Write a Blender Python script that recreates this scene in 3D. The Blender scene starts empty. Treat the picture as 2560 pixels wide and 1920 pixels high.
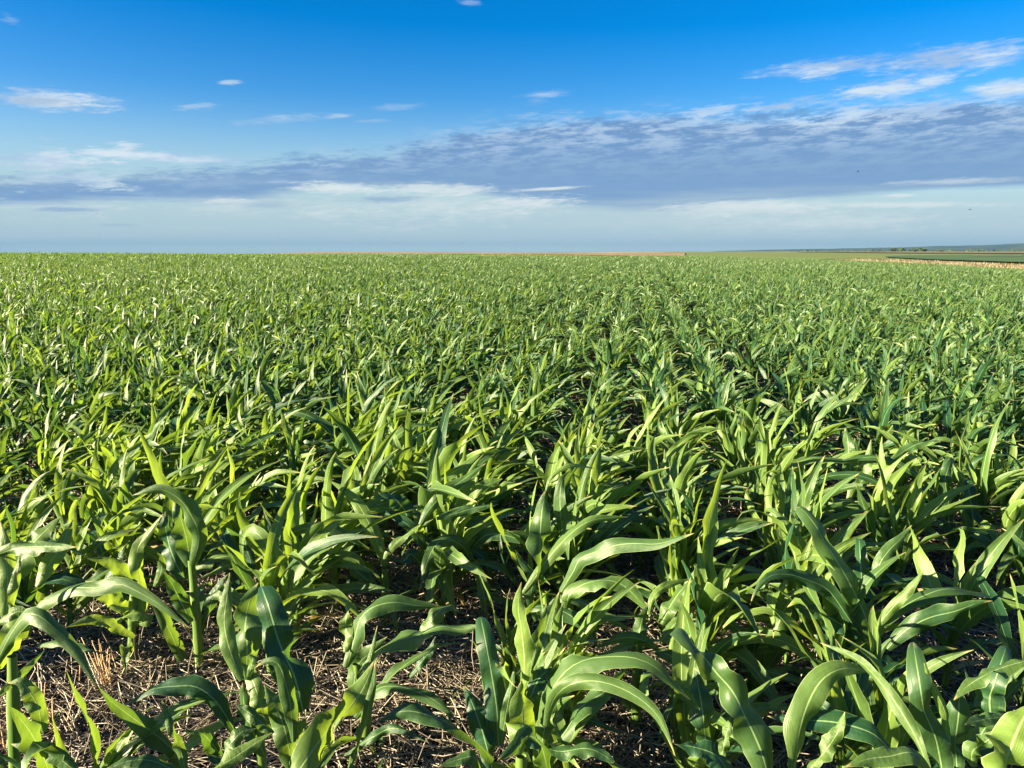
import bpy, math, random
import numpy as np
from mathutils import Vector
R = math.radians
rng = np.random.default_rng(7)
random.seed(7)
scene = bpy.context.scene
COL = scene.collection

# ------------------------------------------------------------------ camera
F = 1923.0                      # focal length in photograph pixels (2560 wide)
EYE = 1.75
PITCH = R(9.8)
cam = bpy.data.cameras.new("camera")
cam.sensor_width = 36.0
cam.lens = 36.0 * F / 2560.0
cam.clip_start = 0.05
cam.clip_end = 60000.0
cam_o = bpy.data.objects.new("camera", cam)
COL.objects.link(cam_o)
cam_o.location = (0, 0, EYE)
cam_o.rotation_euler = (R(90) - PITCH, 0, 0)
scene.camera = cam_o
FWD = np.array([0, math.cos(PITCH), -math.sin(PITCH)])
UPV = np.array([0, math.sin(PITCH), math.cos(PITCH)])
RGT = np.array([1.0, 0, 0])
EYEP = np.array([0, 0, EYE])

def ray(x, y):
    return FWD + RGT * (x - 1280) / F + UPV * (960 - y) / F

def at(x, y, Y):
    d = ray(x, y)
    return EYEP + d * (Y / d[1])

def angles(x, y):
    d = ray(x, y); d = d / np.linalg.norm(d)
    return math.degrees(math.atan2(d[0], d[1])), math.degrees(math.asin(d[2]))

# ------------------------------------------------------------------ light
SUN_AZ = R(-107)                # to the left of and a little behind the camera
SUN_EL = R(18)
sun = bpy.data.lights.new("sun", 'SUN')
sun.energy = 5.0
sun.angle = R(0.5)
sun.color = (1.0, 0.87, 0.575)
sun_o = bpy.data.objects.new("sun", sun)
COL.objects.link(sun_o)
sdir = Vector((math.sin(SUN_AZ) * math.cos(SUN_EL), math.cos(SUN_AZ) * math.cos(SUN_EL), math.sin(SUN_EL)))
sun_o.rotation_euler = sdir.to_track_quat('Z', 'Y').to_euler()
sun_o.location = (-30, -20, 30)

scene.view_settings.view_transform = 'Standard'
scene.view_settings.look = 'None'
EXPOSURE = 2.58
scene.view_settings.exposure = EXPOSURE
scene.view_settings.gamma = 1.0
scene.cycles.max_bounces = 8
scene.cycles.transparent_max_bounces = 8
scene.cycles.volume_bounces = 0

# ------------------------------------------------------------------ sky
SKY = 0.10
world = bpy.data.worlds.new("World")
scene.world = world
world.use_nodes = True

class NT:
    """small helper for building node trees"""
    def __init__(s, tree):
        s.t = tree
        s.t.nodes.clear()
    def n(s, kind, **kw):
        nd = s.t.nodes.new(kind)
        for k, v in kw.items():
            setattr(nd, k, v)
        return nd
    def put(s, sock, v):
        if hasattr(v, 'is_output'):
            s.t.links.new(v, sock)
        elif v is not None:
            try:
                sock.default_value = v
            except Exception:
                sock.default_value = (v, v, v) if not isinstance(v, (tuple, list)) else tuple(v) + (1.0,)
    def m(s, op, a, b=None, c=None, clamp=False):
        nd = s.n('ShaderNodeMath', operation=op, use_clamp=clamp)
        s.put(nd.inputs[0], a)
        if b is not None: s.put(nd.inputs[1], b)
        if c is not None: s.put(nd.inputs[2], c)
        return nd.outputs[0]
    def ramp(s, x, a, b, lo=0.0, hi=1.0, smooth=True):
        nd = s.n('ShaderNodeMapRange', interpolation_type='SMOOTHSTEP' if smooth else 'LINEAR')
        s.put(nd.inputs['Value'], x)
        nd.inputs['From Min'].default_value = a; nd.inputs['From Max'].default_value = b
        nd.inputs['To Min'].default_value = lo; nd.inputs['To Max'].default_value = hi
        return nd.outputs['Result']
    def xyz(s, x, y, z=0.0):
        nd = s.n('ShaderNodeCombineXYZ')
        for i, v in enumerate((x, y, z)): s.put(nd.inputs[i], v)
        return nd.outputs[0]
    def noise(s, vec, scale, detail=4.0, rough=0.55, dist=0.0, color=False):
        nd = s.n('ShaderNodeTexNoise')
        if vec is not None: s.put(nd.inputs['Vector'], vec)
        nd.inputs['Scale'].default_value = scale
        nd.inputs['Detail'].default_value = detail
        nd.inputs['Roughness'].default_value = rough
        nd.inputs['Distortion'].default_value = dist
        return nd.outputs['Color' if color else 'Fac']
    def mix(s, f, a, b, blend='MIX'):
        nd = s.n('ShaderNodeMix', data_type='RGBA', blend_type=blend)
        s.put(nd.inputs[0], f)
        for sock, v in ((nd.inputs[6], a), (nd.inputs[7], b)):
            if hasattr(v, 'is_output'): s.t.links.new(v, sock)
            else: sock.default_value = tuple(v) + (1.0,)
        return nd.outputs[2]
    def curve(s, x, pts, lo, hi):
        """piecewise linear function of x built from clamped ramps"""
        acc = pts[0][1]
        for (x0, y0), (x1, y1) in zip(pts[:-1], pts[1:]):
            acc = s.m('ADD', s.ramp(x, x0, x1, 0.0, y1 - y0, smooth=False), acc)
        return acc

def lin(r, g, b):
    f = lambda c: (c / 255 / 12.92) if c <= 10 else ((c / 255 + 0.055) / 1.055) ** 2.4
    return (f(r), f(g), f(b))

def build_sky():
    w = NT(world.node_tree)
    out = w.n('ShaderNodeOutputWorld')
    bg = w.n('ShaderNodeBackground')
    bg.inputs['Strength'].default_value = SKY
    w.t.links.new(bg.outputs[0], out.inputs['Surface'])
    sky = w.n('ShaderNodeTexSky')
    sky.sky_type = 'NISHITA'
    sky.sun_disc = False
    sky.sun_elevation = SUN_EL
    sky.sun_rotation = SUN_AZ
    sky.air_density = 1.0
    sky.dust_density = 0.5
    sky.ozone_density = 3.0
    k = 1.0 / (SKY * 2 ** EXPOSURE)
    C = lambda r, g, b: tuple(v * k for v in lin(r, g, b))
    tc = w.n('ShaderNodeTexCoord')
    nrm = w.n('ShaderNodeVectorMath', operation='NORMALIZE')
    w.t.links.new(tc.outputs['Generated'], nrm.inputs[0])
    sp = w.n('ShaderNodeSeparateXYZ')
    w.t.links.new(nrm.outputs[0], sp.inputs[0])
    az = w.m('MULTIPLY', w.m('ARCTAN2', sp.outputs[0], sp.outputs[1]), 57.29578)
    el = w.m('MULTIPLY', w.m('ARCSINE', sp.outputs[2]), 57.29578)
    # clear air: the physical sky, deepened the way a clear evening sky looks away from the sun
    hs = w.n('ShaderNodeHueSaturation')
    hs.inputs['Hue'].default_value = SKY_HUE; hs.inputs['Saturation'].default_value = SKY_SAT; hs.inputs['Value'].default_value = SKY_VAL
    w.t.links.new(sky.outputs[0], hs.inputs['Color'])
    clear = hs.outputs[0]
    # thin haze close to the horizon
    veil = w.ramp(el, 11.0, 1.0, 0.0, 0.97)
    base = w.mix(veil, clear, C(184, 211, 222))
    base = w.mix(w.ramp(el, 0.75, 0.15), base, C(203, 228, 226))
    # shared noises, stretched along the wind
    v1 = w.xyz(w.m('MULTIPLY', az, 0.16), w.m('MULTIPLY', el, 0.55), 0.0)
    nz = w.noise(v1, 1.0, 7.0, 0.62)
    v2 = w.xyz(w.m('MULTIPLY', az, 0.42), w.m('ADD', w.m('MULTIPLY', el, 1.7), w.m('MULTIPLY', az, -0.10)), 3.0)
    rip = w.noise(v2, 1.0, 5.0, 0.60)
    v3 = w.xyz(w.m('MULTIPLY', az, 0.045), w.m('MULTIPLY', el, 0.9), 9.0)
    strk = w.noise(v3, 1.0, 5.0, 0.55)
    v4 = w.xyz(w.m('MULTIPLY', az, 0.75), w.m('ADD', w.m('MULTIPLY', el, 4.2), w.m('MULTIPLY', az, -0.22)), 17.0)
    fine = w.noise(v4, 1.0, 8.0, 0.68, 0.4)
    finec = w.m('SUBTRACT', fine, 0.5)
    nzc = w.m('SUBTRACT', nz, 0.5)
    ripc = w.m('SUBTRACT', rip, 0.5)
    strkc = w.m('SUBTRACT', strk, 0.5)
    # broad grey-blue band
    up = [(-75, 330), (0, 462), (220, 455), (420, 440), (600, 428), (800, 398), (1000, 380), (1180, 340), (1330, 318), (1600, 305), (1900, 296), (2300, 280), (2560, 262), (2900, 240)]
    lo = [(-75, 520), (300, 505), (600, 500), (840, 462), (1100, 462), (1300, 500), (1560, 520), (1900, 500), (2200, 480), (2560, 468), (2900, 460)]
    cu = [angles(*p) for p in up]; cl = [angles(*p) for p in lo]
    eu = w.curve(az, cu, 0, 0); elo = w.curve(az, cl, 0, 0)
    e2 = w.m('ADD', el, w.m('ADD', w.m('MULTIPLY', nzc, 2.2), w.m('ADD', w.m('MULTIPLY', ripc, 2.0), w.m('MULTIPLY', finec, 1.6))))
    top = w.ramp(w.m('SUBTRACT', eu, e2), -0.7, 0.45)
    e3 = w.m('ADD', el, w.m('ADD', w.m('MULTIPLY', strkc, 1.6), w.m('MULTIPLY', nzc, 0.6)))
    bot = w.ramp(w.m('SUBTRACT', e3, elo), -0.35, 0.4)
    band = w.m('MULTIPLY', top, bot)
    # blobs and streaks: (x0,y0,x1,y1,thickness px, strength)
    def streak(x0, y0, x1, y1, th, st, rough=1.0, soft=0.55):
        a0, e0 = angles(x0, y0); a1, e1 = angles(x1, y1)
        ca, ce = (a0 + a1) / 2, (e0 + e1) / 2
        L = math.hypot(a1 - a0, e1 - e0) / 2
        T = th / F * 57.3 / 2
        th_ = math.atan2(e1 - e0, a1 - a0)
        da = w.m('SUBTRACT', az, ca)
        de = w.m('SUBTRACT', w.m('ADD', el, w.m('MULTIPLY', nzc, 0.9 * rough * min(1.0, T))), ce)
        p = w.m('ADD', w.m('MULTIPLY', da, math.cos(th_) / L), w.m('MULTIPLY', de, math.sin(th_) / L))
        q = w.m('ADD', w.m('MULTIPLY', da, -math.sin(th_) / T), w.m('MULTIPLY', de, math.cos(th_) / T))
        d = w.m('SQRT', w.m('ADD', w.m('MULTIPLY', p, p), w.m('MULTIPLY', q, q)))
        tex = w.m('ADD', w.m('MULTIPLY', finec, 2.6 * rough), w.m('ADD', w.m('MULTIPLY', ripc, 1.6 * rough), w.m('MULTIPLY', nzc, 1.5 * rough)))
        v = w.m('ADD', w.m('SUBTRACT', 1.0, d), tex)
        return w.m('MULTIPLY', w.ramp(v, 0.0, soft * 1.6), st)
    def union(lst):
        acc = lst[0]
        for x in lst[1:]:
            acc = w.m('MAXIMUM', acc, x)
        return acc
    white = union([streak(*a) for a in WHITE])
    low = union([streak(*a) for a in LOWWHITE])
    grey = union([streak(*a) for a in GREY])
    # thin mottled altocumulus fringe over the band's upper edge
    fr = w.m('SUBTRACT', eu, w.m('ADD', el, w.m('MULTIPLY', nzc, 2.6)))
    fring = w.m('MULTIPLY', w.ramp(fr, -1.6, -0.2), w.ramp(fr, 2.6, 0.4))
    fring = w.m('MULTIPLY', fring, w.ramp(w.m('ADD', w.m('MULTIPLY', rip, 0.6), w.m('MULTIPLY', fine, 0.4)), 0.46, 0.62))
    fring = w.m('MULTIPLY', fring, w.ramp(az, -9.0, 4.0, 0.35, 0.85))
    greyc = w.mix(w.ramp(w.m('ADD', w.m('MULTIPLY', rip, 0.6), w.m('MULTIPLY', fine, 0.4)), 0.42, 0.58), C(114, 153, 202), C(160, 192, 225))
    greyc = w.mix(w.ramp(el, 9.5, 4.0), greyc, C(128, 166, 208))
    c = base
    c = w.mix(low, c, C(222, 234, 236))
    c = w.mix(w.m('MULTIPLY', band, 0.97), c, greyc)
    c = w.mix(w.m('MULTIPLY', fring, 0.8), c, C(188, 210, 236))
    wcol = w.mix(w.ramp(nz, 0.40, 0.62), C(170, 198, 232), C(222, 236, 246))
    c = w.mix(white, c, wcol)
    low2 = union([streak(*a) for a in LOWFRONT])
    c = w.mix(low2, c, C(228, 238, 240))
    c = w.mix(grey, c, C(126, 164, 206))
    # faint uneven veils in the low haze
    vv = w.m('MULTIPLY', w.ramp(el, 6.5, 3.0), w.ramp(strk, 0.42, 0.72))
    c = w.mix(w.m('MULTIPLY', vv, 0.5), c, C(196, 217, 222))
    w.t.links.new(c, bg.inputs['Color'])

SKY_HUE, SKY_SAT, SKY_VAL = 0.513, 1.54, 0.325
WHITE = [  # lit clouds: x0,y0,x1,y1,thickness,strength,(roughness, softness)
    (1860, 186, 2330, 138, 50, 0.85, 0.6, 0.65), (2120, 168, 2660, 116, 70, 0.97, 0.65, 0.6), (2300, 160, 2640, 136, 50, 0.8, 0.6, 0.7),
    (2040, 238, 2390, 198, 46, 0.9, 0.7, 0.6), (2250, 220, 2410, 178, 42, 0.85, 0.7, 0.6), (2380, 240, 2680, 204, 50, 0.95, 0.6, 0.6),
    (-80, 236, 330, 262, 52, 0.95, 0.7), (535, 207, 615, 206, 15, 0.75, 0.6), (550, 310, 860, 284, 28, 0.7, 0.6, 0.8), (790, 292, 910, 286, 14, 0.6, 0.6),
    (870, 276, 1080, 260, 20, 0.45, 0.5, 0.9), (870, 304, 990, 300, 12, 0.5, 0.5), (1270, 244, 1440, 228, 22, 0.6, 0.5, 0.8), (1300, 256, 1380, 246, 24, 0.35, 0.6, 0.9),
    (150, 378, 400, 386, 20, 0.95, 0.5), (180, 376, 640, 408, 30, 0.97, 0.5), (270, 366, 370, 364, 26, 0.75),
    (-80, 395, 300, 412, 66, 0.8, 1.3), (-40, 440, 330, 452, 46, 0.6, 1.3),
    (1700, 286, 1860, 264, 30, 0.5, 1.4), (1830, 278, 2020, 262, 30, 0.5, 1.4), (2000, 292, 2560, 262, 48, 0.6, 1.3),
    (1140, 2, 1230, 14, 14, 0.3), (-10, 36, 60, 60, 26, 0.3), (410, 270, 560, 264, 18, 0.35),
]
LOWWHITE = [
    (640, 525, 1550, 508, 130, 0.9, 0.8, 0.9), (250, 490, 780, 505, 80, 0.75, 1.1, 0.9), (-100, 500, 420, 512, 70, 0.45, 1.2),
    (1300, 555, 2700, 540, 100, 0.6, 0.8, 1.0),
]
LOWFRONT = [
    (690, 462, 1000, 478, 40, 0.95, 0.7), (480, 500, 700, 505, 22, 0.8, 0.8), (930, 470, 1290, 474, 40, 0.8, 0.9), (1180, 510, 1480, 500, 42, 0.85, 0.9),
    (1240, 480, 1500, 464, 12, 0.9, 0.4), (1580, 524, 2180, 512, 50, 0.97, 0.55), (1900, 512, 2640, 510, 18, 0.8, 0.4),
    (1760, 560, 2560, 540, 40, 0.6, 0.8, 0.9), (2190, 490, 2320, 486, 10, 0.8, 0.4), (2130, 462, 2600, 446, 18, 0.5, 0.6), (690, 535, 900, 530, 40, 0.6, 0.8, 0.9),
]
GREY = [
    (40, 524, 290, 524, 16, 0.6, 0.6), (830, 500, 1090, 496, 24, 0.6, 0.8), (590, 512, 730, 510, 26, 0.5, 0.8), (950, 450, 1050, 450, 8, 0.5, 0.5),
    (220, 562, 360, 562, 10, 0.3, 0.6), (20, 255, 170, 248, 26, 0.5, 0.8),
]
build_sky()

# ------------------------------------------------------------------ mesh helpers
def make_mesh(name, V, Q, mat, uv=None, tone=None, smooth=True):
    """V (n,3); Q (m,4) quads (repeat last index for a triangle is not used); uv per vertex; tone per vertex"""
    me = bpy.data.meshes.new(name)
    V = np.asarray(V, dtype=np.float32); Q = np.asarray(Q, dtype=np.int32)
    k = Q.shape[1]
    me.vertices.add(len(V)); me.vertices.foreach_set('co', V.ravel())
    me.loops.add(Q.size); me.loops.foreach_set('vertex_index', Q.ravel())
    me.polygons.add(len(Q)); me.polygons.foreach_set('loop_start', np.arange(0, Q.size, k, dtype=np.int32))
    me.update(calc_edges=True)
    if smooth:
        me.polygons.foreach_set('use_smooth', np.ones(len(Q), dtype=bool))
    if uv is not None:
        lay = me.uv_layers.new(name='UVMap')
        lay.data.foreach_set('uv', np.asarray(uv, dtype=np.float32)[Q.ravel()].ravel())
    if tone is not None:
        at_ = me.attributes.new('tone', 'FLOAT', 'POINT')
        at_.data.foreach_set('value', np.asarray(tone, dtype=np.float32))
    if mat is not None:
        me.materials.append(mat)
    return me

def link(name, me, parent=None, loc=None):
    o = bpy.data.objects.new(name, me)
    COL.objects.link(o)
    if parent is not None: o.parent = parent
    if loc is not None: o.location = loc
    return o

def tag(o, label=None, cat=None, group=None, kind=None):
    if label: o['label'] = label
    if cat: o['category'] = cat
    if group: o['group'] = group
    if kind: o['kind'] = kind
    return o

class MB:
    """collects pieces into one mesh"""
    def __init__(s): s.V = []; s.Q = []; s.U = []; s.T = []; s.n = 0
    def add(s, V, Q, uv, tone):
        s.V.append(V); s.Q.append(np.asarray(Q) + s.n); s.U.append(uv); s.T.append(np.full(len(V), tone) if np.isscalar(tone) else tone); s.n += len(V)
    def mesh(s, name, mat):
        return make_mesh(name, np.concatenate(s.V), np.concatenate(s.Q), mat, np.concatenate(s.U), np.concatenate(s.T))

# ------------------------------------------------------------------ terrain
AZN = [-180, -75, -33, -12, 0, 12, 20, 33, 75, 180]
RN = [0, 20, 50, 100, 150, 200, 350, 700, 1500, 4000, 14000]
ZT = {
    -180: [0, 0, 0, 0, 0, 0, 0, 0, 0, 0, 0],
    -75: [0, .05, .36, .95, .75, 0, -3, -8, -15, -30, -60],
    -33: [0, .05, .36, .95, .75, 0, -3, -8, -15, -30, -60],
    -12: [0, .03, .22, .60, .60, .6, 1.05, -1, -8, -15, -40],
    0: [0, 0, .10, .33, .40, .45, .80, -1, -5, -10, -20],
    12: [0, 0, 0, 0, -.05, -.05, 0, .2, .3, -1, -10],
    20: [0, 0, -.05, -.35, -.6, -.75, -.75, -.45, 0, -.5, -5],
    33: [0, 0, -.12, -.72, -.9, -.92, -.9, -.6, -.1, -.5, -5],
    75: [0, 0, -.2, -1, -1.2, -1.2, -1.2, -1, -.5, -1, -5],
    180: [0, 0, 0, 0, 0, 0, 0, 0, 0, 0, 0],
}
ZTAB = np.array([ZT[a] for a in AZN])
AZA = np.array(AZN, float); RA = np.sqrt(np.array(RN, float))

def terrain(x, y):
    x = np.asarray(x, float); y = np.asarray(y, float)
    r = np.sqrt(x * x + y * y); a = np.degrees(np.arctan2(x, y))
    def loc(v, nodes):
        i = np.clip(np.searchsorted(nodes, v, side='right') - 1, 0, len(nodes) - 2)
        t = np.clip((v - nodes[i]) / (nodes[i + 1] - nodes[i]), 0, 1)
        return i, t
    i, t = loc(a, AZA); j, u = loc(np.sqrt(r), RA)
    t = t * t * (3 - 2 * t)
    z = (ZTAB[i, j] * (1 - t) * (1 - u) + ZTAB[i + 1, j] * t * (1 - u) + ZTAB[i, j + 1] * (1 - t) * u + ZTAB[i + 1, j + 1] * t * u)
    return z

# ------------------------------------------------------------------ materials
def new_mat(name):
    m = bpy.data.materials.new(name); m.use_nodes = True
    return m, NT(m.node_tree)

def finish(n, shader, disp=None):
    o = n.n('ShaderNodeOutputMaterial')
    n.t.links.new(shader, o.inputs['Surface'])

def leaf_material():
    m, n = new_mat('maize_leaf')
    uv = n.n('ShaderNodeUVMap'); uv.uv_map = 'UVMap'
    sp = n.n('ShaderNodeSeparateXYZ'); n.t.links.new(uv.outputs[0], sp.inputs[0])
    u, v = sp.outputs[0], sp.outputs[1]
    tone = n.n('ShaderNodeAttribute', attribute_name='tone').outputs['Fac']
    uc = n.m('ABSOLUTE', n.m('SUBTRACT', n.m('MULTIPLY', u, 2.0), 1.0))
    rib = n.ramp(uc, 0.075, 0.025)
    ribw = n.m('MULTIPLY', rib, n.ramp(v, 1.0, 0.75))
    stv = n.xyz(n.m('MULTIPLY', u, 34.0), n.m('MULTIPLY', v, 2.2), n.m('MULTIPLY', tone, 37.0))
    vein = n.noise(stv, 1.0, 3.0, 0.6)
    blv = n.xyz(n.m('MULTIPLY', u, 1.4), n.m('MULTIPLY', v, 5.0), n.m('MULTIPLY', tone, 91.0))
    blot = n.noise(blv, 1.3, 4.0, 0.6)
    wav = n.n('ShaderNodeTexWave', wave_type='BANDS', bands_direction='X')
    n.t.links.new(n.xyz(u, 0.0, 0.0), wav.inputs['Vector']); wav.inputs['Scale'].default_value = 7.0
    wav.inputs['Distortion'].default_value = 0.0
    c = n.mix(tone, LEAF_DARK, LEAF_LIGHT)
    c = n.mix(n.ramp(blot, 0.35, 0.75), c, n.mix(tone, LEAF_BLUE, LEAF_LIGHT))
    c = n.mix(n.m('MULTIPLY', n.ramp(vein, 0.42, 0.72), 0.45), c, n.mix(tone, (0.028, 0.085, 0.026), (0.17, 0.25, 0.06)))
    c = n.mix(n.m('MULTIPLY', ribw, 0.85), c, n.mix(tone, (0.20, 0.32, 0.13), (0.36, 0.48, 0.18)))
    edge = n.m('MULTIPLY', n.ramp(uc, 0.93, 0.985), 0.75)
    c = n.mix(edge, c, n.mix(tone, (0.13, 0.21, 0.075), (0.38, 0.46, 0.19)))
    # dried tip and old yellow leaves
    dry = n.m('MULTIPLY', n.ramp(n.m('ADD', v, n.m('MULTIPLY', n.m('SUBTRACT', blot, 0.5), 0.25)), 0.925, 0.99), 0.75)
    c = n.mix(dry, c, (0.42, 0.34, 0.13))
    old = n.m('MULTIPLY', n.ramp(tone, 1.2, 1.6), n.ramp(blot, 0.25, 0.6, 0.6, 1.0))
    c = n.mix(old, c, (0.42, 0.30, 0.12))
    spot = n.n('ShaderNodeTexVoronoi'); n.t.links.new(n.xyz(n.m('MULTIPLY', u, 7.0), n.m('MULTIPLY', v, 42.0), n.m('MULTIPLY', tone, 50.0)), spot.inputs['Vector'])
    spot.inputs['Scale'].default_value = 1.0
    pale = n.m('MULTIPLY', n.ramp(spot.outputs['Distance'], 0.09, 0.03), n.ramp(blot, 0.5, 0.62))
    c = n.mix(n.m('MULTIPLY', pale, 0.6), c, (0.45, 0.5, 0.3))
    tr = n.mix(tone, LEAF_TRANS_A, LEAF_TRANS_B)
    tr = n.mix(n.m('MULTIPLY', n.ramp(vein, 0.4, 0.7), 0.35), tr, tuple(x * 0.6 for x in LEAF_TRANS_B))
    tr = n.mix(ribw, tr, (0.30, 0.42, 0.09))
    tr = n.mix(old, tr, (0.40, 0.27, 0.08))
    bs = n.n('ShaderNodeBsdfPrincipled')
    n.t.links.new(c, bs.inputs['Base Color'])
    n.t.links.new(n.ramp(vein, 0.3, 0.7, LEAF_ROUGH - 0.06, LEAF_ROUGH + 0.08), bs.inputs['Roughness'])
    bs.inputs['Specular IOR Level'].default_value = LEAF_SPEC
    bmp = n.n('ShaderNodeBump'); bmp.inputs['Strength'].default_value = 0.35; bmp.inputs['Distance'].default_value = 0.0015
    hgt = n.m('ADD', n.m('MULTIPLY', wav.outputs['Fac'], 0.35), n.m('ADD', n.m('MULTIPLY', vein, 0.8), n.m('MULTIPLY', rib, 1.6)))
    n.t.links.new(hgt, bmp.inputs['Height'])
    big = n.n('ShaderNodeBump'); big.inputs['Strength'].default_value = 0.35; big.inputs['Distance'].default_value = 0.012
    n.t.links.new(n.noise(n.xyz(n.m('MULTIPLY', u, 1.6), n.m('MULTIPLY', v, 9.0), n.m('MULTIPLY', tone, 61.0)), 1.0, 2.0, 0.5), big.inputs['Height'])
    n.t.links.new(big.outputs[0], bmp.inputs['Normal'])
    n.t.links.new(bmp.outputs[0], bs.inputs['Normal'])
    tl = n.n('ShaderNodeBsdfTranslucent')
    n.t.links.new(tr, tl.inputs['Color'])
    n.t.links.new(bmp.outputs[0], tl.inputs['Normal'])
    mx = n.n('ShaderNodeMixShader'); mx.inputs[0].default_value = LEAF_TMIX
    n.t.links.new(bs.outputs[0], mx.inputs[1]); n.t.links.new(tl.outputs[0], mx.inputs[2])
    finish(n, mx.outputs[0])
    return m

LEAF_DARK = (0.012, 0.048, 0.014)
LEAF_LIGHT = (0.112, 0.182, 0.034)
LEAF_BLUE = (0.015, 0.064, 0.036)
LEAF_TRANS_A = (0.065, 0.160, 0.014)
LEAF_TRANS_B = (0.38, 0.52, 0.038)
LEAF_ROUGH = 0.45
LEAF_SPEC = 0.45
LEAF_TMIX = 0.34
M_LEAF = leaf_material()

def stalk_material():
    m, n = new_mat('maize_stalk')
    tc = n.n('ShaderNodeTexCoord')
    mp = n.n('ShaderNodeMapping'); mp.inputs['Scale'].default_value = (60, 60, 6)
    n.t.links.new(tc.outputs['Object'], mp.inputs[0])
    a = n.noise(mp.outputs[0], 1.0, 4.0)
    c = n.mix(n.ramp(a, 0.3, 0.7), (0.060, 0.13, 0.02), (0.13, 0.19, 0.04))
    bs = n.n('ShaderNodeBsdfPrincipled'); n.t.links.new(c, bs.inputs['Base Color'])
    bs.inputs['Roughness'].default_value = 0.45
    bs.inputs['Subsurface Weight'].default_value = 0.0
    finish(n, bs.outputs[0])
    return m
M_STALK = stalk_material()

def simple_mat(name, c0, c1, scale, rough=0.9, detail=5.0, stretch=(1, 1, 1), bump=0.0, trans=None):
    m, n = new_mat(name)
    tc = n.n('ShaderNodeTexCoord')
    mp = n.n('ShaderNodeMapping'); mp.inputs['Scale'].default_value = stretch
    n.t.links.new(tc.outputs['Object'], mp.inputs[0])
    a = n.noise(mp.outputs[0], scale, detail, 0.6)
    c = n.mix(n.ramp(a, 0.32, 0.68), c0, c1)
    bs = n.n('ShaderNodeBsdfPrincipled'); n.t.links.new(c, bs.inputs['Base Color'])
    bs.inputs['Roughness'].default_value = rough
    bs.inputs['Specular IOR Level'].default_value = 0.25
    if bump:
        b = n.n('ShaderNodeBump'); b.inputs['Strength'].default_value = 0.8; b.inputs['Distance'].default_value = bump
        n.t.links.new(a, b.inputs['Height']); n.t.links.new(b.outputs[0], bs.inputs['Normal'])
    sh = bs.outputs[0]
    if trans:
        tl = n.n('ShaderNodeBsdfTranslucent'); tl.inputs['Color'].default_value = trans + (1,)
        mx = n.n('ShaderNodeMixShader'); mx.inputs[0].default_value = 0.35
        n.t.links.new(sh, mx.inputs[1]); n.t.links.new(tl.outputs[0], mx.inputs[2]); sh = mx.outputs[0]
    finish(n, sh)
    return m

def straw_material(name, cols):
    m, n = new_mat(name)
    tone = n.n('ShaderNodeAttribute', attribute_name='tone').outputs['Fac']
    rp = n.n('ShaderNodeValToRGB')
    n.t.links.new(tone, rp.inputs[0])
    el = rp.color_ramp.elements
    el[0].position = 0; el[0].color = cols[0] + (1,)
    el[1].position = 1; el[1].color = cols[-1] + (1,)
    for i, c in enumerate(cols[1:-1]):
        e = el.new((i + 1) / (len(cols) - 1)); e.color = c + (1,)
    bs = n.n('ShaderNodeBsdfPrincipled'); n.t.links.new(rp.outputs[0], bs.inputs['Base Color'])
    bs.inputs['Roughness'].default_value = 0.5
    finish(n, bs.outputs[0])
    return m
M_STRAW = straw_material('straw', [(0.05, 0.040, 0.030), (0.125, 0.10, 0.075), (0.24, 0.20, 0.15), (0.48, 0.41, 0.32)])

def ground_material():
    m, n = new_mat('soil')
    g = n.n('ShaderNodeNewGeometry')
    pos = g.outputs['Position']
    a = n.noise(pos, 9.0, 8.0, 0.65)
    b = n.noise(pos, 70.0, 4.0, 0.6)
    soil = n.mix(n.ramp(a, 0.35, 0.68), (0.030, 0.018, 0.012), (0.085, 0.052, 0.035))
    soil = n.mix(n.m('MULTIPLY', n.ramp(b, 0.55, 0.75), 0.6), soil, (0.16, 0.11, 0.07))
    # far away the open country: dry pasture and fields in long patches
    sp = n.n('ShaderNodeSeparateXYZ'); n.t.links.new(pos, sp.inputs[0])
    rr = n.m('SQRT', n.m('ADD', n.m('MULTIPLY', sp.outputs[0], sp.outputs[0]), n.m('MULTIPLY', sp.outputs[1], sp.outputs[1])))
    far = n.noise(n.xyz(n.m('MULTIPLY', sp.outputs[0], 0.004), n.m('MULTIPLY', sp.outputs[1], 0.0012), 0.0), 1.0, 3.0, 0.5)
    fc = n.mix(n.ramp(far, 0.42, 0.58), (0.10, 0.15, 0.045), (0.34, 0.24, 0.13))
    c = n.mix(n.ramp(rr, 150.0, 300.0), soil, fc)
    bs = n.n('ShaderNodeBsdfPrincipled'); n.t.links.new(c, bs.inputs['Base Color'])
    bs.inputs['Roughness'].default_value = 0.95; bs.inputs['Specular IOR Level'].default_value = 0.1
    bp = n.n('ShaderNodeBump'); bp.inputs['Strength'].default_value = 0.9; bp.inputs['Distance'].default_value = 0.02
    n.t.links.new(n.m('ADD', a, n.m('MULTIPLY', b, 0.3)), bp.inputs['Height']); n.t.links.new(bp.outputs[0], bs.inputs['Normal'])
    finish(n, bs.outputs[0])
    return m

# ------------------------------------------------------------------ ground and far country
def polar_grid(az, r, lift=0.0):
    A, Rr = np.meshgrid(np.radians(az), r, indexing='ij')
    x = np.sin(A) * Rr; y = np.cos(A) * Rr
    z = terrain(x, y) + lift
    V = np.stack([x, y, z], -1).reshape(-1, 3)
    na, nr = len(az), len(r)
    i, j = np.meshgrid(np.arange(na - 1), np.arange(nr - 1), indexing='ij')
    k = (i * nr + j).ravel()
    Q = np.stack([k, k + 1, k + nr + 1, k + nr], -1)[:, ::1]
    return V, Q

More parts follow.
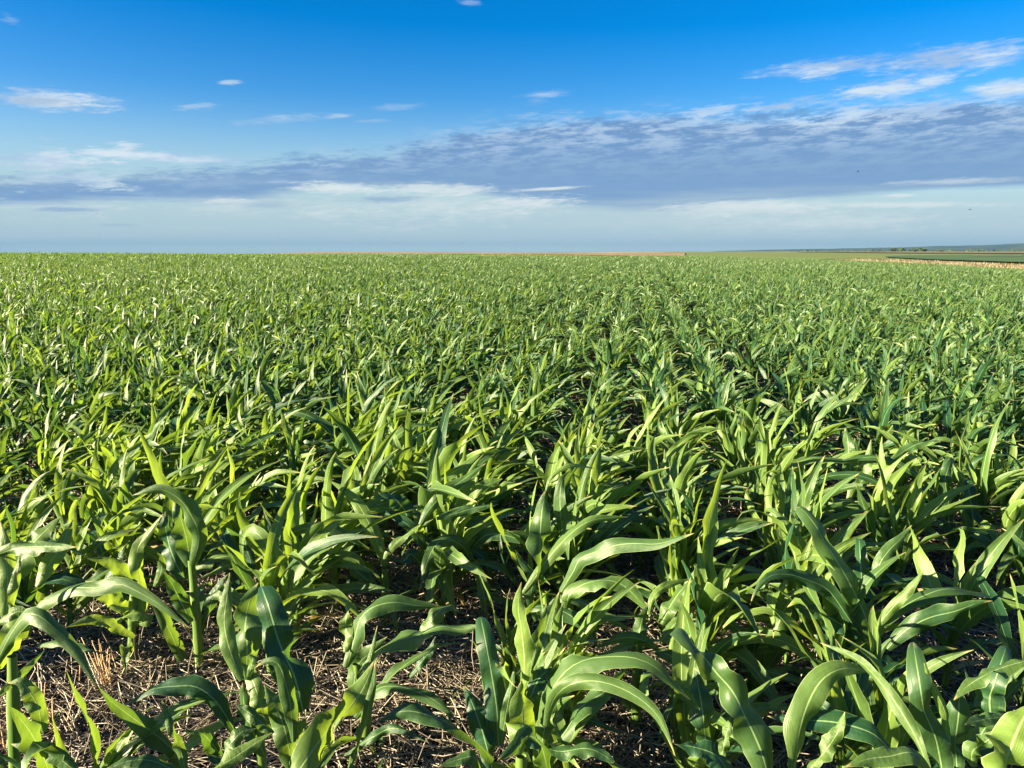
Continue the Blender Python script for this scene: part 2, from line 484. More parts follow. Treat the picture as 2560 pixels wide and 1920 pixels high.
azs = np.unique(np.concatenate([np.arange(-180, 181, 6.0), np.arange(-48, 48.1, 1.0)]))
rs = np.concatenate([[0.0], np.geomspace(0.6, 10500, 130)])
V, Q = polar_grid(azs, rs)
gnd = link('ground', make_mesh('ground', V, Q, ground_material()))
tag(gnd, 'brown soil of the field under straw and crop', None, None, 'structure')

def sheet(name, az0, az1, r0f, r1f, lift, mat, label, na=40, nr=16):
    """field lying on the terrain between two range curves r0f(az), r1f(az)"""
    az = np.linspace(az0, az1, na)
    V = []; 
    for a in az:
        r0, r1 = r0f(a), r1f(a)
        rr = np.linspace(r0, r1, nr)
        x = np.sin(np.radians(a)) * rr; y = np.cos(np.radians(a)) * rr
        V.append(np.stack([x, y, terrain(x, y) + lift], -1))
    V = np.concatenate(V)
    i, j = np.meshgrid(np.arange(na - 1), np.arange(nr - 1), indexing='ij')
    k = (i * nr + j).ravel()
    Q = np.stack([k, k + 1, k + nr + 1, k + nr], -1)
    o = link(name, make_mesh(name, V, Q, mat))
    tag(o, label, None, None, 'structure')
    return o
interp = lambda xs, ys: (lambda a: float(np.interp(a, xs, ys)))
CROP_AZ = [-75, -16, 8, 14, 20, 24, 28, 33, 45, 75]
CROP_R = [170, 170, 175, 240, 230, 175, 135, 100, 80, 60]
crop_r = interp(CROP_AZ, CROP_R)
TRACK_R1 = [170, 170, 175, 241, 232, 285, 240, 189, 150, 120]
track_r1 = interp(CROP_AZ, TRACK_R1)

M_WHEAT = simple_mat('ripe_wheat', (0.16, 0.11, 0.045), (0.24, 0.16, 0.07), 0.05, stretch=(1, 0.3, 1))
M_DRYGRASS = simple_mat('dry_grass', (0.10, 0.08, 0.034), (0.19, 0.135, 0.063), 0.12)
M_GREENF = simple_mat('green_field', (0.08, 0.115, 0.022), (0.125, 0.15, 0.03), 0.03, stretch=(1, 0.25, 1))
M_DARKF = simple_mat('far_crop', (0.022, 0.06, 0.016), (0.05, 0.095, 0.022), 0.12, stretch=(1, 0.4, 1))
M_STUBF = simple_mat('stubble_field', (0.15, 0.11, 0.06), (0.22, 0.16, 0.09), 0.004, stretch=(1, 0.3, 1))
M_PLOUGH = simple_mat('ploughed_earth', (0.09, 0.05, 0.03), (0.14, 0.08, 0.05), 0.004)
sheet('wheat_field', -18, 12.5, lambda a: 230, lambda a: 640, 0.35, M_WHEAT, 'golden wheat field showing as a thin line on the horizon')
sheet('dry_grass_track', 22.5, 75, lambda a: crop_r(a) + 1, track_r1, 0.08, M_DRYGRASS, 'dry straw coloured track along the edge of the crop', na=60)
sheet('green_field', 11, 75, lambda a: track_r1(a) + 2, lambda a: 1500, 0.12, M_GREENF, 'pale green field beyond the crop', na=70, nr=40)
sheet('crop_field', 25.6, 75, lambda a: track_r1(a) + 3 + max(0, 28 - a) * 18, lambda a: float(np.interp(a, [25, 28, 33, 45], [360, 470, 590, 650])), 0.45, M_DARKF, 'dark green crop field beyond the dry track', na=70, nr=30)
sheet('stubble_field', 20, 75, lambda a: float(np.interp(a, [20, 26, 33], [1150, 800, 760])), lambda a: 1400, 0.9, M_STUBF, 'tan stubble field in the distance', na=50)
sheet('ploughed_field', 27, 75, lambda a: 1600, lambda a: 2600, 1.2, M_PLOUGH, 'reddish ploughed field in the distance', na=40)
sheet('bare_patch', 30.6, 33.2, lambda a: 400, lambda a: 450, 0.62, M_DRYGRASS, 'dry bare patch inside the far crop', na=12, nr=6)

# blue wooded hills on the right horizon
def hills(name, dist, prof, depth, label, seed):
    r_ = np.random.default_rng(seed)
    az = np.linspace(prof[0][0], prof[-1][0], 220)
    top = np.interp(az, [p[0] for p in prof], [p[1] for p in prof])
    amp = np.clip(top / 40, 0, 1)
    n1 = np.interp(np.arange(220), np.arange(0, 221, 10), r_.normal(0, 1, 23)) * 1.8
    n2 = np.interp(np.arange(220), np.arange(0, 222, 3), r_.normal(0, 1, 74)) * 0.9
    top = np.maximum(top + (n1 + n2) * amp, -6)
    prof_s = [(0.0, -0.25), (0.25, 0.15), (0.5, 0.6), (0.75, 0.93), (1.0, 1.0), (1.5, 0.8), (2.2, 0.0)]
    V = []
    for a, h in zip(az, top):
        for s, f in prof_s:
            rr = dist + depth * (s - 1)
            V.append((math.sin(R(a)) * rr, math.cos(R(a)) * rr, -6 + (h + 6) * f if f > 0 else -12))
    nr = len(prof_s)
    i, j = np.meshgrid(np.arange(219), np.arange(nr - 1), indexing='ij')
    k = (i * nr + j).ravel()
    o = link(name, make_mesh(name, np.array(V), np.stack([k, k + 1, k + nr + 1, k + nr], -1), M_HILL))
    tag(o, label, None, None, 'structure')
M_HILL = simple_mat('wooded_hill', (0.018, 0.04, 0.02), (0.05, 0.075, 0.03), 0.006)
def ridge_h(dist, y):  # height that reaches photo row y
    return EYE + dist * math.tan(math.atan((960 - y) / F) - PITCH)
hills('hills', 8600, [(14, -6), (15.5, ridge_h(8600, 627)), (18, ridge_h(8600, 624.5)), (22, ridge_h(8600, 622)), (25, ridge_h(8600, 620)), (28, ridge_h(8600, 617)), (31, ridge_h(8600, 615)), (33.7, ridge_h(8600, 612.5)), (38, ridge_h(8600, 612)), (50, 40), (60, -6)], 1700, 'long blue wooded ridge on the right of the horizon', 3)
hills('foothills', 6200, [(19, -6), (21, ridge_h(6200, 627)), (25, ridge_h(6200, 624)), (29, ridge_h(6200, 623)), (33.7, ridge_h(6200, 620)), (40, ridge_h(6200, 620)), (52, 20), (58, -6)], 900, 'lower blue ridge in front of the highest hills', 5)

# ------------------------------------------------------------------ leaves
def catmull(P, n):
    P = np.asarray(P, float)
    if len(P) == 2:
        t = np.linspace(0, 1, n + 1)[:, None]
        return P[0] * (1 - t) + P[1] * t
    E = np.vstack([2 * P[0] - P[1], P, 2 * P[-1] - P[-2]])
    out = []
    for i in range(1, len(E) - 2):
        p0, p1, p2, p3 = E[i - 1], E[i], E[i + 1], E[i + 2]
        t = np.linspace(0, 1, 13)[:-1, None]
        out.append(0.5 * ((2 * p1) + (-p0 + p2) * t + (2 * p0 - 5 * p1 + 4 * p2 - p3) * t ** 2 + (-p0 + 3 * p1 - 3 * p2 + p3) * t ** 3))
    out = np.vstack(out + [P[-1:]])
    d = np.r_[0, np.cumsum(np.linalg.norm(np.diff(out, axis=0), axis=1))]
    s = np.linspace(0, d[-1], n + 1)
    return np.stack([np.interp(s, d, out[:, k]) for k in range(3)], -1)

def unit(v):
    return v / np.maximum(np.linalg.norm(v, axis=-1, keepdims=True), 1e-9)

def width_profile(s, peak=0.33, base=0.55, tip=1.0):
    up = base + (1 - base) * np.sin(np.clip(s / peak, 0, 1) * math.pi / 2)
    q = np.clip((s - peak) / (1 - peak), 0, 1)
    dn = (1 - q ** 1.75) ** (0.95 * tip)
    return np.where(s < peak, up, np.maximum(dn, 0.0)) 

def blade(P, across, W, curl, ruf, m, g, w_prof=None):
    """strip of leaf along the midrib P; across: unit vectors; curl: cross curl angle per row; ruf: ruffle amplitude"""
    n = len(P) - 1
    s = np.linspace(0, 1, n + 1)
    T = unit(np.gradient(P, axis=0))
    B = unit(across - T * np.sum(across * T, -1, keepdims=True))
    N = np.cross(B, T)
    N = unit(N)
    w = W * (width_profile(s) if w_prof is None else w_prof) * 0.5
    w[-1] = max(w[-1], 0.0006)
    u = np.linspace(-1, 1, m + 1)
    c = np.maximum(curl, 0.02)[:, None]
    X = np.sin(c * u) / c
    Z = (1 - np.cos(c * u)) / c
    ph1, ph2 = g.uniform(0, 6.28, 2)
    k1, k2 = g.uniform(13, 21, 2)
    edge = np.abs(u) ** 1.6
    ph3, k3 = g.uniform(0, 6.28), g.uniform(24, 38)
    wl = np.sin(k1 * s[:, None] + ph1) + 0.45 * np.sin(k3 * s[:, None] + ph3)
    wr = np.sin(k2 * s[:, None] + ph2) + 0.45 * np.sin(k3 * s[:, None] * 0.87 + ph3 + 1.9)
    wave = np.where(u < 0, wl, wr) * edge * ruf * np.sin(np.clip(s * 1.1, 0, 1) * math.pi)[:, None]
    L = np.linalg.norm(P[-1] - P[0]) + 0.2
    V = P[:, None, :] + B[:, None, :] * (X * w[:, None])[..., None] + N[:, None, :] * (Z * w[:, None] + wave * W)[..., None]
    U = np.stack(np.broadcast_arrays((u[None, :] + 1) / 2, s[:, None]), -1)
    i, j = np.meshgrid(np.arange(n), np.arange(m), indexing='ij')
    k = (i * (m + 1) + j).ravel()
    Q = np.stack([k, k + 1, k + m + 2, k + m + 1], -1)
    return V.reshape(-1, 3), Q, U.reshape(-1, 2)

WIND = np.array([1.0, 0.12, 0.0])

def grow_leaf(g, base, phi, e0, L, W, bend, droop_at, wind, twist, n, m):
    """midrib by integrating a direction that bends down and leans with the wind"""
    s = np.linspace(0, 1, n + 1)
    d = np.array([math.sin(phi) * math.cos(e0), math.cos(phi) * math.cos(e0), math.sin(e0)])
    h = np.array([math.sin(phi), math.cos(phi), 0.0])
    side = np.array([math.cos(phi), -math.sin(phi), 0.0])
    P = [np.array(base, float)]; B = []
    kink = g.uniform(0.3, 0.75); kinks = (g.uniform(0, 1) < 0.3) * g.uniform(0.3, 1.0)
    for i in range(n + 1):
        si = s[i]
        ang = e0 - bend * (max(0, si - droop_at * 0.3) ** 1.35) - kinks * (1 / (1 + math.exp(-(si - kink) * 30)))
        d = h * math.cos(ang) + np.array([0, 0, 1.0]) * math.sin(ang)
        d = d + WIND * wind * si ** 1.2 * (1.0 if d[2] > -0.6 else 0.5)
        d = d / np.linalg.norm(d)
        a = twist * si ** 1.3
        b = unit(side - d * (side @ d))
        nn = np.cross(b, d)
        B.append(b * math.cos(a) + nn * math.sin(a))
        if i < n: P.append(P[-1] + d * L / n)
    P = np.array(P); B = np.array(B)
    curl = 0.35 + 0.95 * np.exp(-s * 5.0) + 0.45 * g.random()
    return blade(P, B, W, curl, g.uniform(0.07, 0.22), m, g)

def stalk_mesh(g, path, r0, r1, seg=8, rings=None):
    """tapering stem with the swellings where the leaf sheaths end"""
    n = 12 if rings is None else rings
    P = catmull(path, n)
    V = []; U = []
    nodes = np.sort(g.uniform(0.1, 0.95, 4))
    for i, p in enumerate(P):
        s = i / n
        r = r0 * (1 - s) + r1 * s
        r *= 1 + 0.22 * sum(max(0, 1 - abs(s - q) * 9) for q in nodes)
        if s < 0.12: r *= 1.0 + (0.12 - s) * 2.2
        for k in range(seg):
            a = 2 * math.pi * k / seg
            V.append(p + np.array([math.cos(a) * r * 1.12, math.sin(a) * r * 0.92, 0])); U.append((k / seg, s))
    i, k = np.meshgrid(np.arange(n), np.arange(seg), indexing='ij')
    a = (i * seg + k).ravel(); b = (i * seg + (k + 1) % seg).ravel()
    Q = np.stack([a, b, b + seg, a + seg], -1)
    return np.array(V), Q, np.array(U)

def plant_leaves(g, scale=1.0, n=14, m=6, windy=1.0, nl=None, lean=(0, 0), green=0.42):
    """yields (V,Q,U,tone) for every leaf of one young maize plant standing at the origin, and its stalk"""
    H = g.uniform(0.30, 0.42) * scale
    nl = nl or int(g.integers(8, 11))
    phi0 = g.uniform(0, math.pi)
    tip = np.array([lean[0] + g.normal(0, 0.02), lean[1] + g.normal(0, 0.02), H])
    path = np.array([[0, 0, -0.01], [tip[0] * 0.35, tip[1] * 0.35, H * 0.5], tip])
    leaves = []
    for i in range(nl):
        q = (i + 0.5) / nl
        hz = 0.06 * scale + (H - 0.06 * scale) * q ** 0.85
        f = hz / H
        base = path[1] * (1 - abs(2 * f - 1)) + (path[2] if f > .5 else path[0]) * abs(2 * f - 1)
        base = np.array([base[0], base[1], hz])
        phi = phi0 + math.pi * (i % 2) + g.normal(0, 0.38)
        top = q > 0.80
        L = scale * (0.30 + 0.42 * math.sin(min(q * 1.25, 1) * math.pi / 2) + g.normal(0, 0.05)) * (0.80 if top else 1.0)
        W = scale * (0.040 + 0.046 * math.sin(min(q * 1.35, 1) * math.pi * 0.62) + g.normal(0, 0.008)) * (0.8 if top else 1.0)
        e0 = R(np.clip(40 + 38 * q + g.normal(0, 13), 15, 86))
        bend = R((g.uniform(10, 70) if top else g.uniform(35, 140)) * (1.1 - 0.3 * q))
        tone = float(np.clip(g.normal(green + 0.25 * (q - 0.5), 0.33), 0, 1))
        if q < 0.12 and g.random() < 0.35: tone = 1.6; L *= 0.8
        V, Q, U = grow_leaf(g, base, phi, e0, L, max(W, 0.022), bend, g.uniform(0, 0.7), windy * g.uniform(0.3, 1.9) * (0.45 + 0.55 * q), g.normal(0, 1.15), n, m)
        leaves.append((V, Q, U, tone))
    # rolled young leaf standing in the whorl
    e0 = R(g.uniform(78, 88))
    V, Q, U = grow_leaf(g, path[2] * np.array([1, 1, .86]), g.uniform(0, 6.28), e0, scale * g.uniform(0.24, 0.38), 0.058 * scale, R(g.uniform(5, 30)), 0.5, windy * 0.7, g.normal(0, 1.0), n, m)
    leaves.append((V, Q, U, float(np.clip(g.normal(green + 0.3, 0.15), 0, 1))))
    return leaves, path

# ------------------------------------------------------------------ front plants traced leaf by leaf
TILE = {'a': (0, 1280, .3888), 'b': (860, 1280, .3888), 'c': (1700, 1280, .3888), 'd': (0, 1000, .2893), 'e': (640, 1000, .2893), 'f': (1280, 1000, .2893), 'g': (1920, 1000, .2893)}
GROUP_FRONT = 'maize plants of the front rows'
hero_xy = []

def hero(label, base_px, Y, leaves, seed, top_px=None, lower=3, sr=0.0155):
    """base_px: photo pixel of the foot (or None with x); Y: distance; leaves: (tile, pts, width, dY0, dY1, tilt-up, tone)"""
    g = np.random.default_rng(seed)
    bx, by = base_px
    if by is None:
        x0 = at(bx, 1900, Y)[0]
    else:
        x0 = at(bx, by, Y)[0]
    z0 = float(terrain(x0, Y))
    foot = np.array([x0, Y, z0])
    hero_xy.append((x0, Y))
    root = bpy.data.objects.new('maize_plant', None)
    COL.objects.link(root); root.location = foot; root.empty_display_size = 0.1
    tag(root, label, 'maize plant', GROUP_FRONT)
    tp = at(top_px[0], top_px[1], Y) if top_px else foot + np.array([g.normal(0, 0.02), 0, 0.38])
    tp = np.array(tp)
    path = np.array([[0, 0, -0.01], (tp - foot) * 0.5 + np.array([g.normal(0, .008), 0, 0]), tp - foot])
    V, Q, U = stalk_mesh(g, path, sr, sr * 0.75, 10, 16)
    link('stalk', make_mesh('stalk', V, Q, M_STALK, U), root)
    for spec in leaves:
        tile, pts, wpx, dy0, dy1 = spec[:5]
        k = spec[5] if len(spec) > 5 and spec[5] is not None else 0.3
        tone = spec[6] if len(spec) > 6 and spec[6] is not None else float(np.clip(g.normal(0.45, 0.2), 0, 1))  # given tones paint sunlit leaves lighter and shaded leaves darker
        blunt = spec[7] if len(spec) > 7 else 0
        ox, oy, kk = TILE[tile]
        px = [(ox + x * kk, oy + y * kk) for x, y in pts]
        arc = np.r_[0, np.cumsum([math.hypot(px[i + 1][0] - px[i][0], px[i + 1][1] - px[i][1]) for i in range(len(px) - 1)])]
        tt = arc / arc[-1]
        P3 = np.array([at(x, y, Y + dy0 + (dy1 - dy0) * t ** 1.2) for (x, y), t in zip(px, tt)])
        n = 22
        P = catmull(P3, n)
        T = unit(np.gradient(P, axis=0))
        Vw = unit(EYEP - P)
        roll = np.interp(np.linspace(0, 1, 5), np.linspace(0, 1, 5), g.normal(0, 0.55, 5))
        roll = np.interp(np.linspace(0, 1, n + 1), np.linspace(0, 1, 5), roll)
        Ns = unit(Vw * (1 - k) + np.array([0.0, 0.0, 1.0]) * k)
        Bb = unit(np.cross(Ns, T))
        Nn = np.cross(T, Bb)
        B = Bb * np.cos(roll)[:, None] + Nn * np.sin(roll)[:, None]
        # apparent width -> real width
        mid = P[n // 2 - 2]
        dist = (mid - EYEP) @ FWD
        vis = np.linalg.norm(np.cross(unit(B[n // 3:2 * n // 3]), Vw[n // 3:2 * n // 3]), axis=-1).mean()
        W = wpx * kk * dist / F / max(vis, 0.6)
        W = min(W, 0.105) * 1.0
        s = np.linspace(0, 1, n + 1)
        wp = width_profile(s, peak=0.42, base=0.42)
        if blunt:   # the blade turns over at its end and hangs behind, so it looks cut off
            wp = width_profile(s, peak=0.4, base=0.5) * 0 + np.where(s < 0.35, 0.55 + 0.45 * np.sin(np.clip(s / .35, 0, 1) * math.pi / 2), 1 - 0.25 * ((s - .35) / .65))
            ext = 7
            ang = np.linspace(0.5, 2.1, ext)
            back = []
            q0 = P[-1]; Td = T[-1]; 
            away = -Ns[-1]; away = unit(away - Td * (away @ Td))
            for a in ang:
                q0 = q0 + (Td * math.cos(a) + away * math.sin(a)) * 0.028
                back.append(q0)
            P = np.vstack([P, np.array(back)])
            B = np.vstack([B, np.repeat(B[-1:], ext, 0)])
            tailw = np.linspace(0.72, 0.0, ext) ** 0.8 * wp[-1] / 0.75
            wp = np.r_[wp, tailw]
        curl = 0.45 + 0.55 * np.exp(-np.linspace(0, 1, len(P)) * 4.0) + 0.2 * g.random()
        V, Q, U = blade(P, B, W, curl, g.uniform(0.10, 0.24), 8, g, wp)
        V = V - foot
        link('leaf', make_mesh('leaf', V, Q, M_LEAF, U, np.full(len(V), tone)), root)
    # low leaves close to the ground
    ph = g.uniform(0, 6.28)
    for i in range(lower):
        f = 0.15 + 0.5 * i / max(lower, 1)
        b = path[2] * f
        V, Q, U = grow_leaf(g, b, ph + math.pi * i + g.normal(0, 0.4), R(g.uniform(25, 50)), g.uniform(0.28, 0.5), g.uniform(0.035, 0.055), R(g.uniform(60, 120)), 0.3, 0.35, g.normal(0, .5), 14, 6)
        link('leaf', make_mesh('leaf', V, Q, M_LEAF, U, np.full(len(V), float(g.uniform(0.15, 0.6)))), root)
    return root

HEROES = [
 ('dark many-leaved maize plant at the right with a big leaf leaning up left', (2176, 1820), 2.60, [
  ('c', [(1235, 800), (1180, 640), (1090, 460), (1000, 300), (930, 190), (885, 110)], 150, 0, .05, .3, .35, 1),
  ('c', [(1190, 830), (1100, 710), (1000, 560), (930, 485), (800, 430), (690, 400), (580, 410), (500, 490), (452, 590)], 105, 0, -.12, .4, .1),
  ('c', [(1150, 800), (1000, 700), (850, 635), (705, 590)], 115, 0, .1, .5, .05),
  ('c', [(1330, 880), (1450, 760), (1600, 680), (1760, 640), (1900, 590), (2010, 572)], 125, -.02, -.1, .25, .15),
  ('c', [(1300, 730), (1420, 620), (1540, 550), (1700, 495), (1850, 510), (2000, 530), (2212, 590)], 95, 0, .15, .3, .3),
  ('c', [(1250, 750), (1380, 600), (1480, 490), (1572, 375)], 72, 0, -.05, .2, .6),
  ('c', [(1195, 560), (1170, 450), (1160, 300)], 115, .06, .1, .1, .05, 1),
  ('c', [(1240, 480), (1280, 340), (1340, 250), (1420, 170), (1490, 85)], 88, .05, .12, .2, .35),
  ('c', [(1240, 950), (1320, 960), (1350, 1060), (1340, 1180)], 120, -.03, -.12, .3, .05),
  ('c', [(1200, 1000), (1120, 900), (980, 830), (840, 790)], 120, 0, .15, .5, .02),
  ('c', [(1215, 1160), (1060, 1040), (940, 980), (820, 930), (700, 970)], 80, -.1, -.1, .5, .1),
  ('c', [(1190, 1150), (1120, 1230), (1080, 1330)], 110, 0, -.1, .3, .0),
  ('c', [(900, 330), (870, 430), (1000, 620), (1100, 760)][::-1], 80, .04, .08, .3, .2),
 ], (2181, 1600)),
 ('small maize plant with two upright leaves standing alone left of the many-leaved plant', (1882, 1765), 2.75, [
  ('c', [(470, 1200), (462, 1000), (485, 800), (428, 640)], 100, -.02, .0, .1, .05),
  ('c', [(530, 1010), (560, 860), (625, 730), (685, 600), (730, 530), (810, 490)], 120, 0, .03, .15, .45),
  ('c', [(480, 1190), (560, 1020), (650, 880), (760, 810), (870, 790)], 72, -.02, .08, .35, .3),
  ('c', [(475, 1230), (560, 1110), (650, 1020), (720, 980)], 80, -.05, -.1, .4, .3),
  ('c', [(520, 930), (460, 830), (380, 760), (250, 690), (60, 690)], 70, 0, .05, .4, .3),
 ], (1895, 1620), 2),
 ('maize plant with the broadest sunlit leaf leaning left near the front edge', (1870, None), 1.72, [
  ('c', [(570, 1720), (520, 1540), (430, 1340), (340, 1160), (230, 1030), (120, 890)], 215, 0, .12, .25, .3, 1),
  ('c', [(170, 1520), (140, 1250), (95, 1000)], 160, .2, .3, .05, .1),
  ('c', [(730, 1700), (770, 1400), (830, 1210), (910, 1080), (1010, 1015), (1100, 1005), (1225, 1025)], 185, .0, .12, .2, .6),
  ('c', [(830, 1660), (930, 1540), (1010, 1420), (1060, 1285)], 100, 0, .03, .1, .6),
  ('c', [(330, 1720), (250, 1580), (120, 1520), (-40, 1490)], 140, -.08, -.05, .5, .05),
  ('c', [(260, 1600), (300, 1420), (330, 1310)], 60, .05, .1, .1, .5),
  ('c', [(0, 1100), (60, 1180), (130, 1270)][::-1], 50, .2, .2, .4, .4),
 ], (1880, 1960), 1),
 ('maize plant at the bottom right whose long pale leaf crosses to the upper left', (2330, None), 1.66, [
  ('c', [(1600, 1680), (1540, 1500), (1450, 1330), (1330, 1150), (1200, 1000), (1060, 905), (900, 840)], 88, 0, .25, .25, .55),
  ('c', [(1400, 1580), (1260, 1440), (1120, 1380), (980, 1350), (850, 1340), (700, 1330), (560, 1312)], 165, .05, .15, .55, .02),
  ('c', [(1640, 1700), (1560, 1580), (1470, 1545), (1350, 1570), (1200, 1590), (1060, 1640)], 140, -.1, -.15, .55, .5),
  ('c', [(1690, 1680), (1640, 1450), (1570, 1280), (1545, 1140)], 190, .08, .1, .0, .2, 1),
  ('c', [(1720, 1500), (1705, 1300), (1660, 1190), (1600, 1060), (1568, 970)], 62, .1, .12, .1, .9),
  ('c', [(1780, 1640), (1770, 1480), (1790, 1300), (1800, 1130)], 150, .15, .2, .05, .2),
  ('c', [(1860, 1540), (1920, 1450), (2000, 1340), (2070, 1290)], 120, .1, .15, .3, .3),
 ], (2350, 1930), 1),
 ('maize plant with a huge yellow-green leaf at the bottom right corner', (2560, None), 1.50, [
  ('c', [(2060, 1760), (2110, 1560), (2180, 1380), (2260, 1230)], 280, 0, .1, .1, 1.0),
  ('c', [(1760, 1210), (1860, 1110), (2000, 1030), (2120, 985), (2260, 950)][::-1], 85, .25, .2, .4, .5),
  ('c', [(2000, 1340), (1990, 1200), (2020, 1100)], 190, .3, .3, .0, .1, 1),
  ('c', [(2090, 1320), (1980, 1330), (1880, 1350), (1830, 1370)], 90, .15, .1, .4, .3),
  ('c', [(1880, 1640), (1880, 1540), (1960, 1480), (2060, 1400)], 90, .1, .1, .3, .5),
 ], (2540, 1930), 1),
 ('maize plant at front centre with a bright rolled spear above a broad fan', (1305, None), 1.88, [
  ('b', [(1130, 1560), (1150, 1380), (1145, 1230), (1142, 1085)], 205, -.04, .0, .1, .9),
  ('b', [(1150, 1130), (1158, 960), (1140, 760), (1118, 600), (1142, 450)], 112, .02, .04, .05, 1.0),
  ('b', [(995, 1500), (980, 1260), (950, 1060), (915, 865)], 165, .05, .12, .1, .05, 1),
  ('b', [(950, 1640), (885, 1400), (815, 1210), (765, 1120)], 150, .02, .1, .2, .0),
  ('b', [(1270, 1500), (1320, 1190), (1420, 1030), (1550, 950), (1700, 930), (1850, 935), (1980, 985), (2090, 1080), (2230, 1210)], 120, .02, -.1, .35, .4),
  ('b', [(1300, 1380), (1350, 1200), (1450, 1110), (1580, 1085), (1720, 1110), (1870, 1180), (2000, 1290), (2070, 1420), (2130, 1570)], 112, -.03, -.2, .4, .45),
  ('b', [(1330, 1540), (1430, 1400), (1530, 1250), (1680, 1150), (1835, 990)], 105, .06, .2, .2, .3),
  ('b', [(1205, 1010), (1240, 850), (1280, 720), (1302, 590)], 62, .08, .12, .1, .4),
  ('b', [(1320, 1700), (1270, 1510), (1190, 1440), (1110, 1510), (985, 1600)], 140, -.15, -.25, .5, .1),
  ('b', [(960, 1600), (850, 1480), (700, 1370), (550, 1310), (380, 1280), (190, 1355)], 100, .0, .0, .5, .15),
  ('b', [(1200, 1190), (1255, 1070), (1335, 995)], 130, .12, .2, .1, .05),
  ('b', [(1010, 1500), (1040, 1300), (1070, 1150), (1095, 1000)], 70, .03, .06, .1, .35),
  ('b', [(1270, 1490), (1300, 1330), (1310, 1180)], 110, .0, .02, .05, .6),
  ('b', [(900, 1700), (840, 1580), (740, 1590), (610, 1640)], 90, -.1, -.15, .5, .3),
  ('b', [(1290, 1520), (1400, 1540), (1560, 1520), (1680, 1570), (1760, 1640)], 90, -.05, -.1, .5, .2),
 ], (1303, 1890), 1),
 ('front maize plant with a sun-banded upright leaf, right of the straw clearing', (650, None), 1.92, [
  ('a', [(1585, 1080), (1590, 900), (1575, 720), (1610, 560), (1662, 455)], 185, .0, .08, .1, .4),
  ('a', [(1560, 1080), (1480, 900), (1440, 720), (1455, 560), (1477, 395)], 105, -.03, .04, .1, .6),
  ('a', [(1600, 1060), (1625, 930), (1620, 830)], 55, -.05, -.05, .1, .6),
  ('a', [(1520, 1420), (1390, 1220), (1260, 1125), (1130, 1120), (980, 1140), (870, 1200), (785, 1255)], 135, -.02, -.05, .55, .02),
  ('a', [(1230, 1720), (1110, 1530), (1000, 1430), (850, 1320), (720, 1220), (635, 1125)], 125, .0, -.12, .5, .25),
  ('a', [(1420, 1600), (1480, 1490), (1560, 1410), (1650, 1390)], 95, -.15, -.1, .4, .4),
  ('a', [(1360, 1660), (1500, 1580), (1620, 1500), (1750, 1420)], 100, -.2, -.12, .4, .7),
  ('a', [(1120, 1660), (980, 1600), (830, 1600), (670, 1660)], 95, -.2, -.25, .5, .3),
  ('a', [(1200, 1700), (1150, 1500), (1085, 1340), (1040, 1205)], 60, -.1, -.05, .2, .5),
  ('a', [(1760, 1420), (1640, 1320), (1515, 1230)], 80, -.08, -.05, .4, .35),
  ('a', [(1560, 1100), (1570, 1250), (1620, 1400), (1700, 1560)][::-1], 130, -.02, -.02, .1, .3),
  ('a', [(1690, 1400), (1690, 1280), (1650, 1160)], 130, -.04, -.02, .1, .8, 1),
  ('a', [(1420, 1570), (1330, 1450), (1260, 1410), (1180, 1410)], 95, -.05, -.1, .5, .1),
 ], (640, 1760), 1),
 ('front maize plant with a teal upright leaf and a big blade rising right', (740, None), 1.80, [
  ('a', [(1950, 1280), (1890, 1050), (1800, 850), (1730, 630)], 215, .15, .22, .1, .0, 1),
  ('a', [(1890, 1660), (1830, 1400), (1760, 1220), (1700, 1110)], 165, .05, .1, .3, .45),
  ('a', [(1880, 1480), (1870, 1250), (1830, 1080), (1780, 970), (1700, 960), (1640, 1000)], 110, .0, .0, .3, .3),
  ('a', [(1850, 1760), (1990, 1560), (2130, 1380), (2270, 1230), (2350, 1100), (2402, 960)], 225, -.05, .15, .25, .75),
  ('b', [(30, 1650), (110, 1450), (160, 1250), (190, 1100), (200, 960)], 60, .05, .1, -.1, .5),
  ('b', [(-60, 1400), (20, 1240), (120, 1100), (180, 900), (215, 730)], 55, .1, .2, .0, .55),
  ('a', [(2000, 1480), (1940, 1400), (1960, 1330)], 100, .1, .1, .2, .8),
 ], (735, 1900), 2),
 ('maize plant left of centre with two arching leaves blown to the right', (905, 1850), 2.45, [
  ('b', [(20, 1000), (70, 800), (110, 680), (190, 610), (320, 580), (460, 600), (635, 610)], 105, .0, .1, .4, .3),
  ('b', [(70, 1040), (200, 900), (330, 830), (480, 790), (620, 735), (740, 755), (905, 730)], 110, .0, -.05, .4, .4),
  ('b', [(60, 1250), (80, 1000), (200, 880), (280, 800)], 130, .1, .15, .2, .4),
  ('b', [(450, 850), (520, 760), (600, 650), (680, 610), (745, 640)], 100, .2, .25, .4, .5),
  ('b', [(80, 1330), (200, 1150), (330, 1120), (480, 1160), (620, 1240), (740, 1360)], 85, .0, -.15, .4, .3),
  ('b', [(420, 1060), (500, 960), (560, 880), (590, 800)], 70, .15, .2, .2, .05),
  ('b', [(20, 900), (10, 700), (30, 560)], 90, .0, .1, .1, .8),
  ('b', [(0, 1560), (180, 1450), (330, 1390), (540, 1480)], 70, -.1, -.2, .5, .1),
 ], (890, 1660), 2),
 ('maize plant in the left foreground with a long leaf drooping over the straw', (0, None), 1.95, [
  ('a', [(-40, 1000), (60, 800), (150, 680), (230, 660), (330, 730), (430, 820), (520, 940), (620, 1130)], 112, .0, -.12, .4, .35),
  ('a', [(-20, 1010), (60, 850), (130, 720), (195, 620)], 170, .08, .1, .1, .95),
